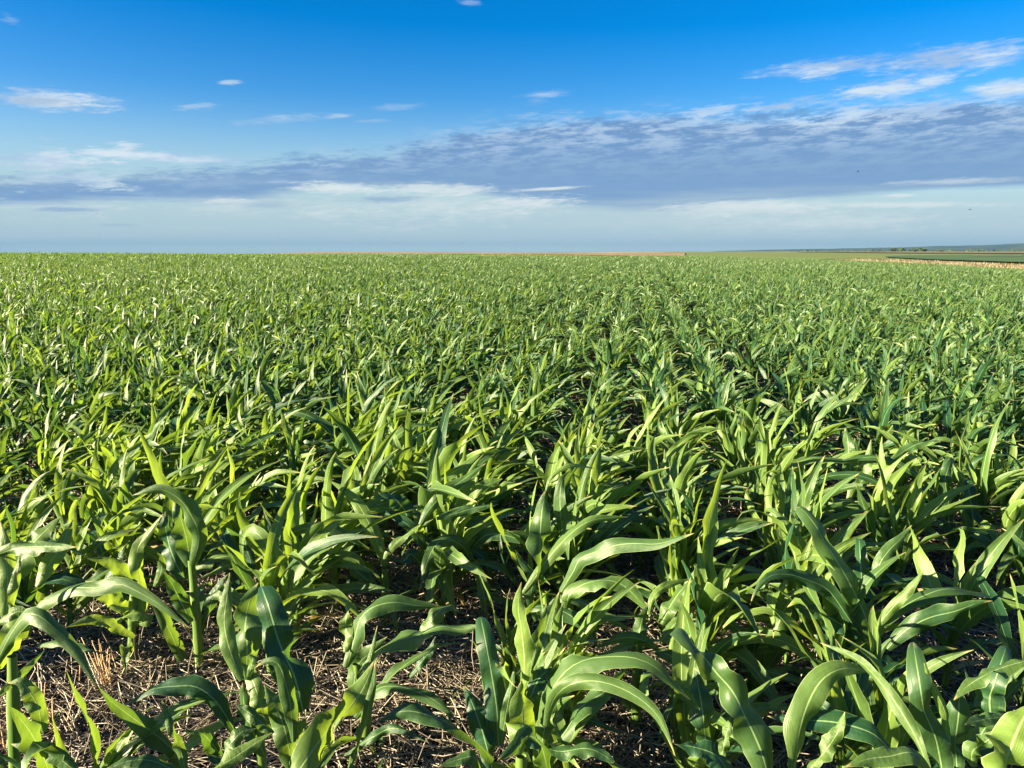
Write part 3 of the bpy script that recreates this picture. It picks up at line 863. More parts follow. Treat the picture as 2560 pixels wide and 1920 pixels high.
  ('a', [(140, 800), (250, 620), (350, 550), (480, 490), (620, 490), (760, 460), (900, 520), (1040, 605), (1135, 685), (1222, 748)], 105, .2, .1, .4, .4),
  ('a', [(-60, 290), (100, 235), (270, 225), (490, 225)], 100, .15, .1, .3, .5),
  ('a', [(230, 480), (320, 330), (400, 210), (470, 50)], 112, .3, .4, .2, .85),
  ('a', [(330, 1700), (250, 1510), (170, 1380), (60, 1250)], 125, -.15, -.2, .4, .4),
  ('a', [(270, 1420), (250, 1270), (200, 1170), (130, 1090), (50, 1100)], 120, -.1, -.1, .4, .5),
  ('a', [(500, 1680), (340, 1560), (210, 1520), (70, 1490)], 110, -.2, -.15, .5, .3),
  ('a', [(40, 700), (50, 480), (35, 250), (0, 60)], 120, .1, .2, .0, 1.0),
  ('a', [(-40, 1200), (100, 1080), (200, 980), (285, 890)], 55, -.05, .1, .2, .4),
  ('a', [(-20, 720), (110, 640), (200, 660)], 80, .05, .05, .3, .5),
  ('a', [(700, 920), (600, 890), (480, 860), (360, 840), (240, 860)][::-1], 55, .1, .05, .4, .4),
  ('a', [(20, 480), (120, 330), (230, 180), (390, 30)], 110, .25, .4, .3, .6),
  ('a', [(60, 640), (90, 480), (110, 380), (130, 270)], 60, .1, .15, .0, .7),
 ], (30, 1640), 2),
 ('tall maize plant behind the straw clearing with a broad upright leaf folded at its top', (501, 1692), 2.954, [
  ('d', [(1650, 1440), (1620, 1230), (1570, 1050), (1500, 880)], 225, .0, .06, .05, .25),
  ('d', [(1660, 1440), (1720, 1180), (1640, 980), (1540, 850), (1400, 775), (1270, 780), (1140, 825)], 150, -.03, -.08, .3, .4),
  ('d', [(1590, 1540), (1500, 1370), (1440, 1160), (1430, 960)], 150, .08, .15, .1, .02),
  ('a', [(1230, 710), (1170, 590), (1110, 470), (1050, 385)], 110, -.03, -.08, .2, .1),
  ('a', [(1280, 800), (1340, 650), (1390, 500), (1480, 390)], 70, .0, .1, .1, .1),
  ('a', [(1230, 1090), (1160, 920), (1090, 760), (1010, 600), (930, 500), (860, 480)], 90, .05, -.1, .3, .35),
  ('a', [(1290, 560), (1370, 530), (1440, 560), (1500, 640)], 60, .0, -.1, .3, .3),
  ('d', [(1700, 1330), (1690, 1150), (1690, 1000), (1680, 900)], 60, .0, .02, .0, .4),
 ], (478, 1400), 2, .017),
 ('maize plant behind the straw clearing, left of the folded-leaf plant', (330, 1680), 3.0, [
  ('a', [(870, 760), (920, 640), (900, 480), (880, 250), (960, 130), (1050, 10)], 95, .0, .1, .1, .9),
  ('a', [(860, 640), (760, 600), (700, 560), (620, 560)], 100, .0, -.1, .3, .9),
  ('a', [(860, 700), (960, 690), (870, 650), (760, 690), (700, 730)], 70, -.05, -.05, .4, .8),
  ('a', [(850, 650), (760, 560), (720, 400), (820, 200)], 100, .05, .1, .2, .2),
  ('a', [(1010, 260), (1040, 300), (1030, 400), (990, 480)][::-1], 60, .0, .0, .1, .5),
  ('a', [(870, 800), (720, 720), (600, 690), (430, 740)], 80, -.05, -.15, .4, .9),
  ('a', [(860, 560), (820, 420), (700, 320), (560, 300)], 110, .1, .0, .3, .9),
 ], (335, 1450), 2),
 ('maize plant with a teal twisted leaf and a pale leaf arching left', (684, 1560), 3.5, [
  ('a', [(1720, 520), (1690, 330), (1690, 150), (1700, 0)], 130, .0, .05, .1, .95),
  ('a', [(1660, 240), (1640, 160), (1580, 120), (1580, 220), (1610, 320), (1622, 440)], 90, .0, -.1, .2, .0),
  ('a', [(1660, 430), (1740, 370), (1850, 345), (1970, 340)], 62, .0, -.05, .3, .8),
  ('a', [(1640, 380), (1500, 290), (1380, 300), (1270, 360), (1160, 452)], 75, -.05, -.1, .4, .6),
  ('a', [(1640, 400), (1520, 330), (1400, 370), (1270, 440)], 55, -.1, -.15, .4, .7),
  ('a', [(1730, 620), (1740, 480), (1760, 390)], 110, .0, .0, .1, .8),
  ('a', [(1750, 560), (1850, 430), (1890, 300), (1900, 150)], 90, .05, .1, .1, .1),
 ], (672, 1400), 2),
 ('maize plant with one very broad upright leaf pointing straight up, right of centre', (1365, 1665), 3.0, [
  ('f', [(265, 1560), (245, 1330), (245, 1100), (262, 920), (292, 775)], 200, .0, .06, .05, .3),
  ('f', [(100, 1680), (290, 1400), (430, 1230), (560, 1110), (700, 1035), (850, 1020), (1005, 1012)], 100, -.03, .1, .2, .6),
  ('b', [(1160, 620), (1290, 605), (1410, 640), (1520, 715), (1600, 800), (1652, 905)], 85, -.06, -.2, .4, .15),
  ('b', [(1290, 590), (1400, 540), (1490, 560), (1600, 620), (1720, 690), (1855, 765)], 62, .0, -.05, .4, .4),
  ('f', [(290, 800), (330, 680), (420, 600), (540, 565), (725, 592)], 42, .06, .15, .3, .9),
  ('f', [(330, 1500), (370, 1320), (430, 1180), (480, 1040)], 55, .03, .08, .1, .3),
  ('b', [(1240, 700), (1200, 540), (1220, 420), (1150, 330), (1100, 240)], 75, .05, .12, .2, .2),
  ('b', [(1290, 800), (1380, 720), (1420, 640), (1400, 540)], 70, -.02, -.04, .1, .4),
 ], (1362, 1480), 2),
 ('maize plant with a boat-shaped leaf lying almost level, right of centre', (1591, 1836), 2.58, [
  ('f', [(420, 1660), (530, 1480), (590, 1370), (740, 1310), (900, 1255), (1060, 1240), (1250, 1245), (1400, 1205), (1575, 1150)], 145, .25, .05, .35, .3),
  ('b', [(1430, 620), (1450, 530), (1550, 460), (1680, 438), (1790, 470), (1880, 550), (1968, 665)], 85, .2, .1, .4, .5),
  ('b', [(1870, 960), (1900, 760), (1870, 620), (1860, 500)][:2] + [(1930, 650), (1960, 590)], 90, .0, .05, .1, .3),
  ('b', [(2040, 830), (2110, 740), (2170, 670), (2250, 610)], 110, .0, .1, .2, .6),
  ('b', [(2040, 720), (2100, 600), (2170, 500), (2240, 440)], 105, .05, .15, .2, .5),
  ('b', [(1960, 660), (1990, 540), (2080, 470), (2230, 430)], 55, .1, .2, .3, .8),
  ('b', [(2020, 880), (1880, 810), (1740, 820), (1620, 880)], 80, -.05, -.1, .4, .4),
  ('b', [(2000, 900), (2090, 920), (2150, 980), (2212, 1080)], 90, -.05, -.15, .4, .3),
  ('b', [(1900, 1000), (1870, 900), (1890, 800)], 45, .0, .0, .0, .5),
 ], (1600, 1600), 2),
 ('maize plant with a long narrow bright leaf pointing to the upper left, centre', (958, 1560), 3.35, [
  ('e', [(1105, 1440), (1050, 1230), (960, 1040), (870, 890), (770, 790), (632, 695)], 130, .0, .1, .2, .9),
  ('e', [(1100, 1440), (1140, 1320), (1250, 1200), (1390, 1110), (1530, 1030)], 62, -.02, .05, .3, .6),
  ('e', [(1420, 1080), (1500, 940), (1650, 790), (1800, 680), (1990, 545)], 110, .0, .15, .3, .3),
  ('e', [(1400, 960), (1480, 840), (1600, 690), (1760, 590), (1960, 450)], 110, .1, .25, .3, .6),
  ('e', [(1560, 1020), (1740, 975), (1900, 930), (2100, 900)], 92, -.05, -.02, .3, .15),
  ('e', [(980, 1280), (800, 1170), (600, 1105), (450, 1105), (300, 1155), (150, 1260), (0, 1400)], 100, -.03, -.12, .4, .4),
  ('e', [(1320, 1050), (1270, 930), (1180, 840), (1055, 800)], 150, .1, .08, .2, .0),
  ('e', [(1870, 1400), (1780, 1260), (1640, 1200), (1540, 1270), (1470, 1420), (1410, 1660)], 115, .0, -.2, .3, .3),
  ('e', [(1880, 1400), (1920, 1500), (1965, 1660), (2000, 1900)], 115, -.1, -.15, .1, .4),
  ('e', [(1440, 1440), (1340, 1330), (1280, 1390), (1185, 1380)], 110, -.05, -.1, .4, .02),
  ('e', [(1480, 1470), (1560, 1520), (1620, 1680)], 80, -.1, -.15, .3, .2),
  ('e', [(1000, 1590), (880, 1400), (770, 1350), (650, 1340), (400, 1350), (170, 1355)], 95, -.08, -.1, .4, .6),
  ('e', [(1040, 1660), (1000, 1590), (870, 1480), (760, 1380)], 115, -.1, -.1, .3, .3),
  ('e', [(1850, 950), (1900, 820), (1990, 740), (2130, 680)], 130, .15, .2, .1, .7),
  ('e', [(20, 1560), (60, 1470), (170, 1420), (300, 1415), (435, 1425)], 80, -.1, -.1, .3, .8),
 ], (962, 1420), 3),
 ('maize plant whose leaves sweep right in flat arcs, right middle ground', (2060, 1500), 4.1, [
  ('g', [(0, 760), (60, 620), (150, 570), (250, 540), (380, 500), (500, 505), (640, 530), (780, 525)], 72, .0, .05, .3, .6),
  ('g', [(640, 530), (800, 500), (950, 495), (1090, 540), (1230, 610), (1340, 700), (1480, 830)], 65, .05, -.05, .3, .2),
  ('g', [(300, 850), (400, 730), (520, 660), (720, 645), (880, 680), (1020, 750), (1120, 840), (1190, 920)], 72, -.1, -.15, .3, .15),
  ('g', [(280, 1010), (400, 960), (560, 930), (760, 930), (940, 970), (1160, 1030)], 62, -.1, -.15, .3, .4),
  ('g', [(240, 1060), (380, 920), (560, 870), (740, 890), (880, 920), (1060, 930), (1260, 960), (1500, 1055)], 60, -.05, -.1, .3, .5),
  ('g', [(680, 900), (740, 790), (810, 700), (860, 570), (890, 340)], 100, .0, .1, .1, .6),
  ('g', [(720, 640), (700, 480), (690, 360), (668, 240)], 120, .15, .2, .1, .3),
  ('g', [(760, 660), (780, 500), (750, 330)], 80, .12, .16, .0, .5),
  ('g', [(200, 860), (120, 770), (0, 740)], 60, -.05, -.1, .3, .2),
  ('g', [(1070, 520), (1180, 440), (1320, 370), (1495, 345)], 90, .2, .25, .3, .3),
 ], (2080, 1330), 3),
 ('maize plant with a white-lit spear leaf near the right edge', (2402, 1470), 4.05, [
  ('g', [(1680, 1420), (1700, 1260), (1720, 1100), (1690, 990), (1635, 885)], 95, .0, .05, .0, .4),
  ('g', [(1690, 1440), (1760, 1300), (1850, 1260), (1980, 1190), (2110, 1170), (2260, 1150)], 95, -.02, .05, .3, .1),
  ('g', [(1760, 1360), (1810, 1190), (1880, 1110), (2000, 1090), (2090, 1140)], 60, .0, -.05, .3, .6),
  ('g', [(1750, 1150), (1770, 1010), (1740, 800)], 130, .1, .15, .0, .05, 1),
  ('g', [(1650, 1480), (1640, 1290), (1640, 1110)], 60, .0, .03, .0, .1),
  ('g', [(1670, 1260), (1560, 1070), (1450, 1000), (1340, 1010)], 80, .1, .1, .4, .1),
  ('g', [(1560, 1050), (1560, 900), (1530, 700), (1560, 580)], 105, .2, .25, .1, .2, 1),
  ('g', [(2010, 900), (2030, 740), (1990, 600), (1975, 450)], 80, .2, .22, .0, .5),
 ], (2405, 1400), 3),
]
for i, h in enumerate(HEROES):
    hero(h[0], h[1], h[2], h[3], 100 + i, h[4] if len(h) > 4 else None, h[5] if len(h) > 5 else 3, h[6] if len(h) > 6 else .0155)

# ------------------------------------------------------------------ rows of maize behind the front plants
ROW_AZ = R(9.4)
ROW_D = np.array([math.sin(ROW_AZ), math.cos(ROW_AZ)])
ROW_N = np.array([math.cos(ROW_AZ), -math.sin(ROW_AZ)])
ROW_S = 0.56
N_THINGS = 281
HERO_A = np.array(hero_xy)

def in_view(x, y, margin=0.0):
    return np.abs(np.degrees(np.arctan2(x, y))) < 33.7 + margin

def vigour(x, y):
    """slow variation of plant size over the field"""
    return 1 + 0.09 * np.sin(x * 0.31 + 1.3 * np.sin(y * 0.17)) * np.sin(y * 0.23 + 0.7) + 0.06 * np.sin(x * 1.1 + y * 0.7)

def field_points(g, rmax, rmin=0.0, sp=0.098):
    pts = []
    m = int(rmax / ROW_S) + 2
    for k in range(-m, m + 1):
        off = (k + 0.35) * ROW_S
        half = math.sqrt(max(rmax * rmax - off * off, 0))
        n = int(2 * half / sp)
        if n <= 0: continue
        t = np.linspace(-half, half, n) + g.normal(0, 0.05, n)
        o = off + g.normal(0, 0.075, n)
        keep = (g.random(n) > 0.06) & (g.random(n) > (0.72 if abs(off - 1.26) < 0.27 else (0.35 if k % 7 == 3 else 0.0)))
        p = (ROW_D[None] * t[:, None] + ROW_N[None] * o[:, None])[keep]
        pts.append(p)
    p = np.concatenate(pts)
    r = np.hypot(p[:, 0], p[:, 1])
    return p[(r >= rmin) & (r <= rmax)]

g = np.random.default_rng(21)
near = field_points(g, 55.0)
rr = np.hypot(near[:, 0], near[:, 1]); aa = np.degrees(np.arctan2(near[:, 0], near[:, 1]))
near_ = np.where(rr < 8)[0]
hd = np.full(len(near), 9.0)
hd[near_] = np.min(np.hypot(near[near_, None, 0] - HERO_A[None, :, 0], near[near_, None, 1] - HERO_A[None, :, 1]), axis=1)
clear_x = near[:, 0] / near[:, 1]
dx_ = near[:, 0] - (-1.15); dy_ = near[:, 1] - 2.45
clearing = (near[:, 1] < 1.62) | ((near[:, 1] < 2.95) & (((np.abs(dx_ - 0.02) < 0.45) & (np.abs(dy_) < 0.45)) | (hd < 0.16) | (np.sin(near[:, 0] * 37 + near[:, 1] * 51) > 0.93))) | ((near[:, 1] < 3.3) & ((np.abs(clear_x + 0.47) < 0.10) | (np.abs(clear_x + 0.16) < 0.05)))
front = ~clearing & (np.abs(aa) < 38) & (hd > 0.15)
lane = (near[:, 0] < -1.55) & (near[:, 0] > -5) & (np.abs(near[:, 1] - (2.72 + (near[:, 0] + 1.45) * 0.40)) < 0.42)
front &= ~lane
around = ~lane & (rr < 7.5) & (np.abs(aa) >= 41) & (rr > 1.3) & (near[:, 1] > -5)
things_mask = front & (np.abs(aa) < 34.5)
idx = np.where(things_mask)[0]
idx = idx[np.argsort(rr[idx])][:N_THINGS]
R_THING = rr[idx[-1]]
is_thing = np.zeros(len(near), bool); is_thing[idx] = True
rest = near[(front & ~is_thing) | around]
rest_a = np.degrees(np.arctan2(rest[:, 0], rest[:, 1])); rest_r = np.hypot(rest[:, 0], rest[:, 1])
print('thing radius', R_THING, 'instances near', len(rest))

LAND = [('the drooping-leaved plant of the left foreground', -0.62), ('the plant left of the folded-leaf plant', -0.50), ('the folded-leaf plant by the straw clearing', -0.40),
        ('the plant with the teal twisted leaf', -0.28), ('the plant with the narrow bright leaf', -0.15), ('the plant with the bright rolled spear', 0.0), ('the plant with the broad straight leaf', 0.12),
        ('the plant with the boat-shaped leaf', 0.24), ('the small two-leaved plant', 0.36), ('the dark many-leaved plant', 0.47), ('the plant with the white-lit spear', 0.62)]
ORD = ['first', 'second', 'third', 'fourth', 'fifth', 'sixth', 'seventh', 'eighth', 'ninth', 'tenth', 'eleventh', 'twelfth', 'thirteenth', 'fourteenth', 'fifteenth', 'sixteenth', 'seventeenth', 'eighteenth', 'nineteenth', 'twentieth']
TENS = {20: 'twenty', 30: 'thirty', 40: 'fortieth', 50: 'fifty'}
def ordinal(k):
    if k <= 20: return ORD[k - 1]
    t = k // 10 * 10
    return {30: 'thirtieth', 40: 'fortieth', 50: 'fiftieth'}.get(k) or f"{ {20: 'twenty', 30: 'thirty', 40: 'forty', 50: 'fifty'}[t] }-{ORD[k % 10 - 1]}"
count = [0] * len(LAND)
for j in idx:
    x, y = near[j]
    gg = np.random.default_rng(5000 + int(j))
    sc = float(np.clip(gg.normal(np.interp(rr[j], [2.5, 4, 6], [0.75, 0.74, 0.68]), 0.10) * vigour(x, y), 0.5, 1.0))
    if rr[j] < 2.9: sc *= 0.84
    qv = gg.random()
    sc *= 0.65 if qv < 0.10 else (1.15 if qv > 0.94 else 1.0)
    leaves, path = plant_leaves(gg, sc, n=14 if rr[j] < 6 else 11, m=6 if rr[j] < 6 else 4, windy=gg.uniform(0.7, 1.3), lean=(0.03, 0), green=0.60)  # raised leaf tone paints extra sunlit brightness onto the near plants
    root = bpy.data.objects.new('maize_plant', None)
    COL.objects.link(root)
    root.location = (x, y, float(terrain(x, y))); root.empty_display_size = 0.1
    li = int(np.argmin([abs(x / y - q) for _, q in LAND]))
    count[li] += 1
    size = 'tall' if sc > 0.86 else ('small' if sc < 0.66 else 'leafy')
    tag(root, f"{size} maize plant, {ordinal(count[li])} back behind {LAND[li][0]}", 'maize plant', 'maize plants standing in rows behind the front plants')
    V, Q, U = stalk_mesh(gg, path, 0.0155 * sc, 0.012 * sc, 8, 10)
    link('stalk', make_mesh('stalk', V, Q, M_STALK, U), root)
    for V, Q, U, tone in leaves:
        link('leaf', make_mesh('leaf', V, Q, M_LEAF, U, np.full(len(V), tone)), root)

# ------------------------------------------------------------------ the rest of the crop, too many plants to count: one object
def plant_into(mb, gg, scale, n, m, off=(0, 0, 0), green=0.20):  # low default leaf tone paints the distant plants as more shaded
    leaves, path = plant_leaves(gg, scale, n=n, m=m, windy=gg.uniform(0.7, 1.3), lean=(0.03, 0), green=green)
    for V, Q, U, tone in leaves:
        mb.add(V + np.array(off), Q, U, min(tone, 1.0))
src = bpy.data.collections.new('maize_sources')
NVAR, NPATCH = 28, 8
for k in range(NVAR):
    gg = np.random.default_rng(900 + k)
    mb = MB()
    plant_into(mb, gg, 1.0, 8, 2)
    V, Q, U = stalk_mesh(gg, np.array([[0, 0, -.01], [.01, 0, .18], [.03, 0, .36]]), .015, .012, 5, 4)
    mb.add(V, Q, U, 0.3)
    src.objects.link(bpy.data.objects.new(f'maize_source_{k:03d}', mb.mesh(f'maize_source_{k:03d}', M_LEAF)))
PATCH = 2.24    # four rows
for k in range(NPATCH):
    gg = np.random.default_rng(700 + k)
    mb = MB()
    for row in range(4):
        for t in np.arange(-PATCH / 2, PATCH / 2, 0.11):
            if gg.random() < 0.05: continue
            o = (row - 1.5) * ROW_S + gg.normal(0, .12); tt = t + gg.normal(0, .05)
            p = ROW_D * tt + ROW_N * o
            plant_into(mb, gg, float(np.clip(gg.normal(0.65, .08), .42, .95)), 5, 2, (p[0], p[1], 0), 0.08)  # leaf colour darkened to stand in for shade among far plants
    src.objects.link(bpy.data.objects.new(f'maize_source_{NVAR + k:03d}', mb.mesh(f'maize_source_{NVAR + k:03d}', M_LEAF)))

pts = []; rot = []; scl = []; pick = []
gg = np.random.default_rng(77)
R_NEAR = 55.0
for x, y in rest:
    pts.append((x, y, float(terrain(x, y)))); rot.append(gg.normal(0, 0.35)); scl.append(float(np.clip(gg.normal(0.66, .08) * vigour(x, y), .42, .95))); pick.append(int(gg.integers(0, NVAR)))
m = int(330 / PATCH)
ii, jj = np.meshgrid(np.arange(-m, m + 1), np.arange(-m, m + 1), indexing='ij')
cx = ROW_D[0] * ii * PATCH + ROW_N[0] * jj * PATCH; cy = ROW_D[1] * ii * PATCH + ROW_N[1] * jj * PATCH
cr = np.hypot(cx, cy); ca = np.degrees(np.arctan2(cx, cy))
cmax = np.interp(ca, CROP_AZ, CROP_R)
ok = (cr > R_NEAR + 0.6) & (cr < cmax) & (np.abs(ca) < 40)
for x, y in zip(cx[ok], cy[ok]):
    sh_ = gg.normal(0, 0.22); x += ROW_N[0] * sh_; y += ROW_N[1] * sh_
    pts.append((x, y, float(terrain(x, y)))); rot.append(0.0); scl.append(float(gg.uniform(.95, 1.06))); pick.append(NVAR + int(gg.integers(0, NPATCH)))
print('crop points', len(pts), 'patches', int(ok.sum()))
me = bpy.data.meshes.new('maize_crop')
me.vertices.add(len(pts)); me.vertices.foreach_set('co', np.array(pts, np.float32).ravel())
for nm, typ, arr in (('turn', 'FLOAT', np.array(rot, np.float32)), ('size', 'FLOAT', np.array(scl, np.float32)), ('pick', 'INT', np.array(pick, np.int32))):
    a_ = me.attributes.new(nm, typ, 'POINT'); a_.data.foreach_set('value', arr)
me.update()
crop = link('maize_crop', me)
tag(crop, 'dense field of maize running back to the horizon', None, None, 'stuff')
ng = bpy.data.node_groups.new('plant_maize', 'GeometryNodeTree')
ng.interface.new_socket('Geometry', in_out='INPUT', socket_type='NodeSocketGeometry')
ng.interface.new_socket('Geometry', in_out='OUTPUT', socket_type='NodeSocketGeometry')
N = ng.nodes.new; Lk = ng.links.new
gi = N('NodeGroupInput'); go = N('NodeGroupOutput')
ci = N('GeometryNodeCollectionInfo'); ci.inputs['Collection'].default_value = src
ci.inputs['Separate Children'].default_value = True; ci.inputs['Reset Children'].default_value = True
iop = N('GeometryNodeInstanceOnPoints'); iop.inputs['Pick Instance'].default_value = True
def attr(nm, typ):
    a = N('GeometryNodeInputNamedAttribute'); a.data_type = typ; a.inputs['Name'].default_value = nm
    return a.outputs['Attribute']
cz = N('ShaderNodeCombineXYZ'); Lk(attr('turn', 'FLOAT'), cz.inputs[2])
Lk(gi.outputs[0], iop.inputs['Points']); Lk(ci.outputs[0], iop.inputs['Instance'])
Lk(attr('pick', 'INT'), iop.inputs['Instance Index'])
Lk(cz.outputs[0], iop.inputs['Rotation'])
Lk(attr('size', 'FLOAT'), iop.inputs['Scale'])
Lk(iop.outputs[0], go.inputs[0])
md = crop.modifiers.new('plants', 'NODES'); md.node_group = ng

# ------------------------------------------------------------------ straw on the ground
def sticks(g, n, region, lmin, lmax, tilt, wid):
    """n thin three-sided straws"""
    P = region(n)
    n = len(P)
    L = g.uniform(lmin, lmax, n) ** 1.0
    a = g.uniform(0, 2 * math.pi, n); t = np.abs(g.normal(0, tilt, n))
    d = np.stack([np.cos(a) * np.cos(t), np.sin(a) * np.cos(t), np.sin(t)], -1)
    w = g.uniform(wid * 0.6, wid * 1.3, n)
    s = np.stack([-np.sin(a), np.cos(a), np.zeros(n)], -1)
    u = np.cross(d, s)
    z0 = g.uniform(0.001, 0.035, n)
    A = np.stack([P[:, 0], P[:, 1], terrain(P[:, 0], P[:, 1]) + z0], -1)
    sag = g.normal(0, 0.05, n)
    Bm = A + d * (L / 2)[:, None] + s * (sag * L)[:, None]
    C = A + d * L[:, None]
    V = []
    for Pt, f in ((A, 1.0), (Bm, 1.0), (C, 0.8)):
        for k in range(3):
            ang = 2 * math.pi * k / 3
            V.append(Pt + (s * math.cos(ang) + u * math.sin(ang)) * (w * f / 2)[:, None])
    V = np.stack(V, 1).reshape(-1, 3)
    base = (np.arange(n) * 9)[:, None]
    Q = []
    for ring in range(2):
        for k in range(3):
            k2 = (k + 1) % 3
            Q.append(np.stack([base[:, 0] + ring * 3 + k, base[:, 0] + ring * 3 + k2, base[:, 0] + ring * 3 + 3 + k2, base[:, 0] + ring * 3 + 3 + k], -1))
    Q = np.concatenate(Q)
    tone = np.repeat(np.clip(g.beta(2.0, 2.2, n), 0, 1), 9)
    return V, Q, tone

def wedge(g, r0, r1, amax, clump=True):
    def f(n):
        r = np.sqrt(g.uniform(r0 * r0, r1 * r1, n)); a = np.radians(g.uniform(-amax, amax, n))
        return np.stack([np.sin(a) * r, np.cos(a) * r], -1)
    return f
gs = np.random.default_rng(31)
V1, Q1, T1 = sticks(gs, 30000, wedge(gs, 1.2, 4.2, 42), 0.04, 0.26, 0.16, 0.0050)
V2, Q2, T2 = sticks(gs, 22000, wedge(gs, 4.2, 9.5, 38), 0.06, 0.28, 0.18, 0.006)
V3, Q3, T3 = sticks(gs, 3200, wedge(gs, 1.4, 5.5, 40), 0.06, 0.22, 0.8, 0.0048)
Vs = np.concatenate([V1, V2, V3]); Qs = np.concatenate([Q1, Q2 + len(V1), Q3 + len(V1) + len(V2)])
st = link('straw_litter', make_mesh('straw_litter', Vs, Qs, M_STRAW, None, np.concatenate([T1, T2, T3])))
tag(st, 'dry straw lying in a mat between the maize plants', None, None, 'stuff')

# standing stubble tufts left from the last crop
M_STUB = straw_material('stubble', [(0.30, 0.16, 0.08), (0.42, 0.27, 0.14), (0.55, 0.40, 0.24), (0.62, 0.50, 0.33)])
def tuft(px, spread, n, hmin, hmax, label, seed):
    gt = np.random.default_rng(seed)
    d = ray(*px); t = -EYE / d[2]; c = EYEP + d * t
    root = bpy.data.objects.new('stubble_tuft', None); COL.objects.link(root)
    root.location = (c[0], c[1], float(terrain(c[0], c[1]))); root.empty_display_size = 0.05
    tag(root, label, 'stubble', 'tufts of cut straw stubble')
    for i in range(n):
        b = np.array([gt.normal(0, spread), gt.normal(0, spread * 0.45), 0])
        h = gt.uniform(hmin, hmax)
        tipv = b + np.array([gt.normal(0.0, 0.035) - 0.02, gt.normal(0, 0.03), h])
        V, Q, U = stalk_mesh(gt, np.array([b, (b + tipv) / 2 + gt.normal(0, .003, 3), tipv]), 0.0022, 0.0018, 5, 4)
        link('stem', make_mesh('stem', V, Q, M_STUB, U, np.full(len(V), gt.random())), root)
tuft((275, 1735), 0.045, 16, 0.13, 0.24, 'upright tuft of orange-brown straw stubble in the clearing at the left', 1)
tuft((150, 1850), 0.04, 12, 0.10, 0.20, 'stubble tuft nearest the camera at the left of the clearing', 2)
tuft((40, 1900), 0.035, 8, 0.12, 0.2, 'short stubble tuft at the left edge under drooping leaves', 3)
tuft((775, 1740), 0.03, 8, 0.1, 0.18, 'thin stubble tuft beside the teal upright leaf', 4)
tuft((520, 1660), 0.02, 4, 0.1, 0.2, 'few straw stems standing by the foot of the folded-leaf plant', 5)

# small weeds
M_WEED = simple_mat('weed_leaf', (0.03, 0.08, 0.02), (0.07, 0.14, 0.035), 30, rough=0.6, trans=(0.15, 0.28, 0.04))
mb = MB(); gw = np.random.default_rng(44)
for _ in range(170):
    r_ = math.sqrt(gw.uniform(1.6 ** 2, 6.5 ** 2)); a_ = R(gw.uniform(-36, 36))
    c = np.array([math.sin(a_) * r_, math.cos(a_) * r_, 0.0])
    for k in range(int(gw.integers(4, 9))):
        V, Q, U = grow_leaf(gw, c + np.array([gw.normal(0, .012), gw.normal(0, .012), 0.0]), gw.uniform(0, 6.28), R(gw.uniform(25, 80)), gw.uniform(0.05, 0.15), gw.uniform(0.006, 0.014), R(gw.uniform(20, 90)), 0.2, 0.1, 0.2, 5, 2)
        mb.add(V, Q, U, 0.4)
wd = link('weeds', mb.mesh('weeds', M_WEED))
tag(wd, 'low green weeds growing through the straw', None, None, 'stuff')

# dry grass along the track, seen from far away
mb = MB(); gw = np.random.default_rng(45)
for _ in range(3500):
    a = gw.uniform(23.5, 38)
    r0, r1 = crop_r(a), track_r1(a)
    r_ = r0 + (r1 - r0) * gw.beta(0.9, 1.6)
    c = np.array([math.sin(R(a)) * r_, math.cos(R(a)) * r_, 0.0]); c[2] = terrain(c[0], c[1]) + 0.05
    for k in range(3):
        h = gw.uniform(0.12, 0.4); w_ = gw.uniform(0.03, 0.07); ph = gw.uniform(0, 6.28)
        b = c + np.array([gw.normal(0, .2), gw.normal(0, .2), 0]); s_ = np.array([math.cos(ph), math.sin(ph), 0]) * w_
        V = np.array([b - s_, b + s_, b + s_ * .3 + np.array([.1 * h, 0, h]), b - s_ * .3 + np.array([.1 * h, 0, h])])
        mb.add(V, np.array([[0, 1, 2, 3]]), np.array([[0, 0], [1, 0], [1, 1], [0, 1]]), float(gw.uniform(0.5, 1)))
tg = link('dry_grass', mb.mesh('dry_grass', straw_material('dry_grass_blade', [(0.05, 0.05, 0.018), (0.085, 0.065, 0.028), (0.12, 0.09, 0.042)])))
tag(tg, 'tall dry grass along the far edge of the crop', None, None, 'stuff')

# ------------------------------------------------------------------ far trees
M_TREE = simple_mat('tree_leaves', (0.018, 0.035, 0.014), (0.05, 0.075, 0.025), 1.2, rough=0.7)
M_BARK = simple_mat('bark', (0.06, 0.045, 0.03), (0.12, 0.09, 0.065), 3.0)
def crown_mesh(g, w, h, n, leaf):
    V = []; Q = []
    lobes = [(g.normal(0, w * .22), g.normal(0, w * .22), h * g.uniform(.35, .75), w * g.uniform(.22, .34)) for _ in range(7)]
    for i in range(n):
        lx, ly, lz, lr = lobes[int(g.integers(0, 7))]
        d = g.normal(0, 1, 3); d /= np.linalg.norm(d); rr_ = lr * g.uniform(.5, 1.05)
        c = np.array([lx, ly, lz]) + d * rr_ * np.array([1, 1, h / w * .8])
        a = g.normal(0, 1, 3); a /= np.linalg.norm(a); b = np.cross(a, g.normal(0, 1, 3)); b /= np.linalg.norm(b)
        k = len(V); V += [c - a * leaf - b * leaf, c + a * leaf - b * leaf, c + a * leaf + b * leaf, c - a * leaf + b * leaf]
        Q.append((k, k + 1, k + 2, k + 3))
    return make_mesh('crown', np.array(V), np.array(Q), M_TREE, smooth=False)
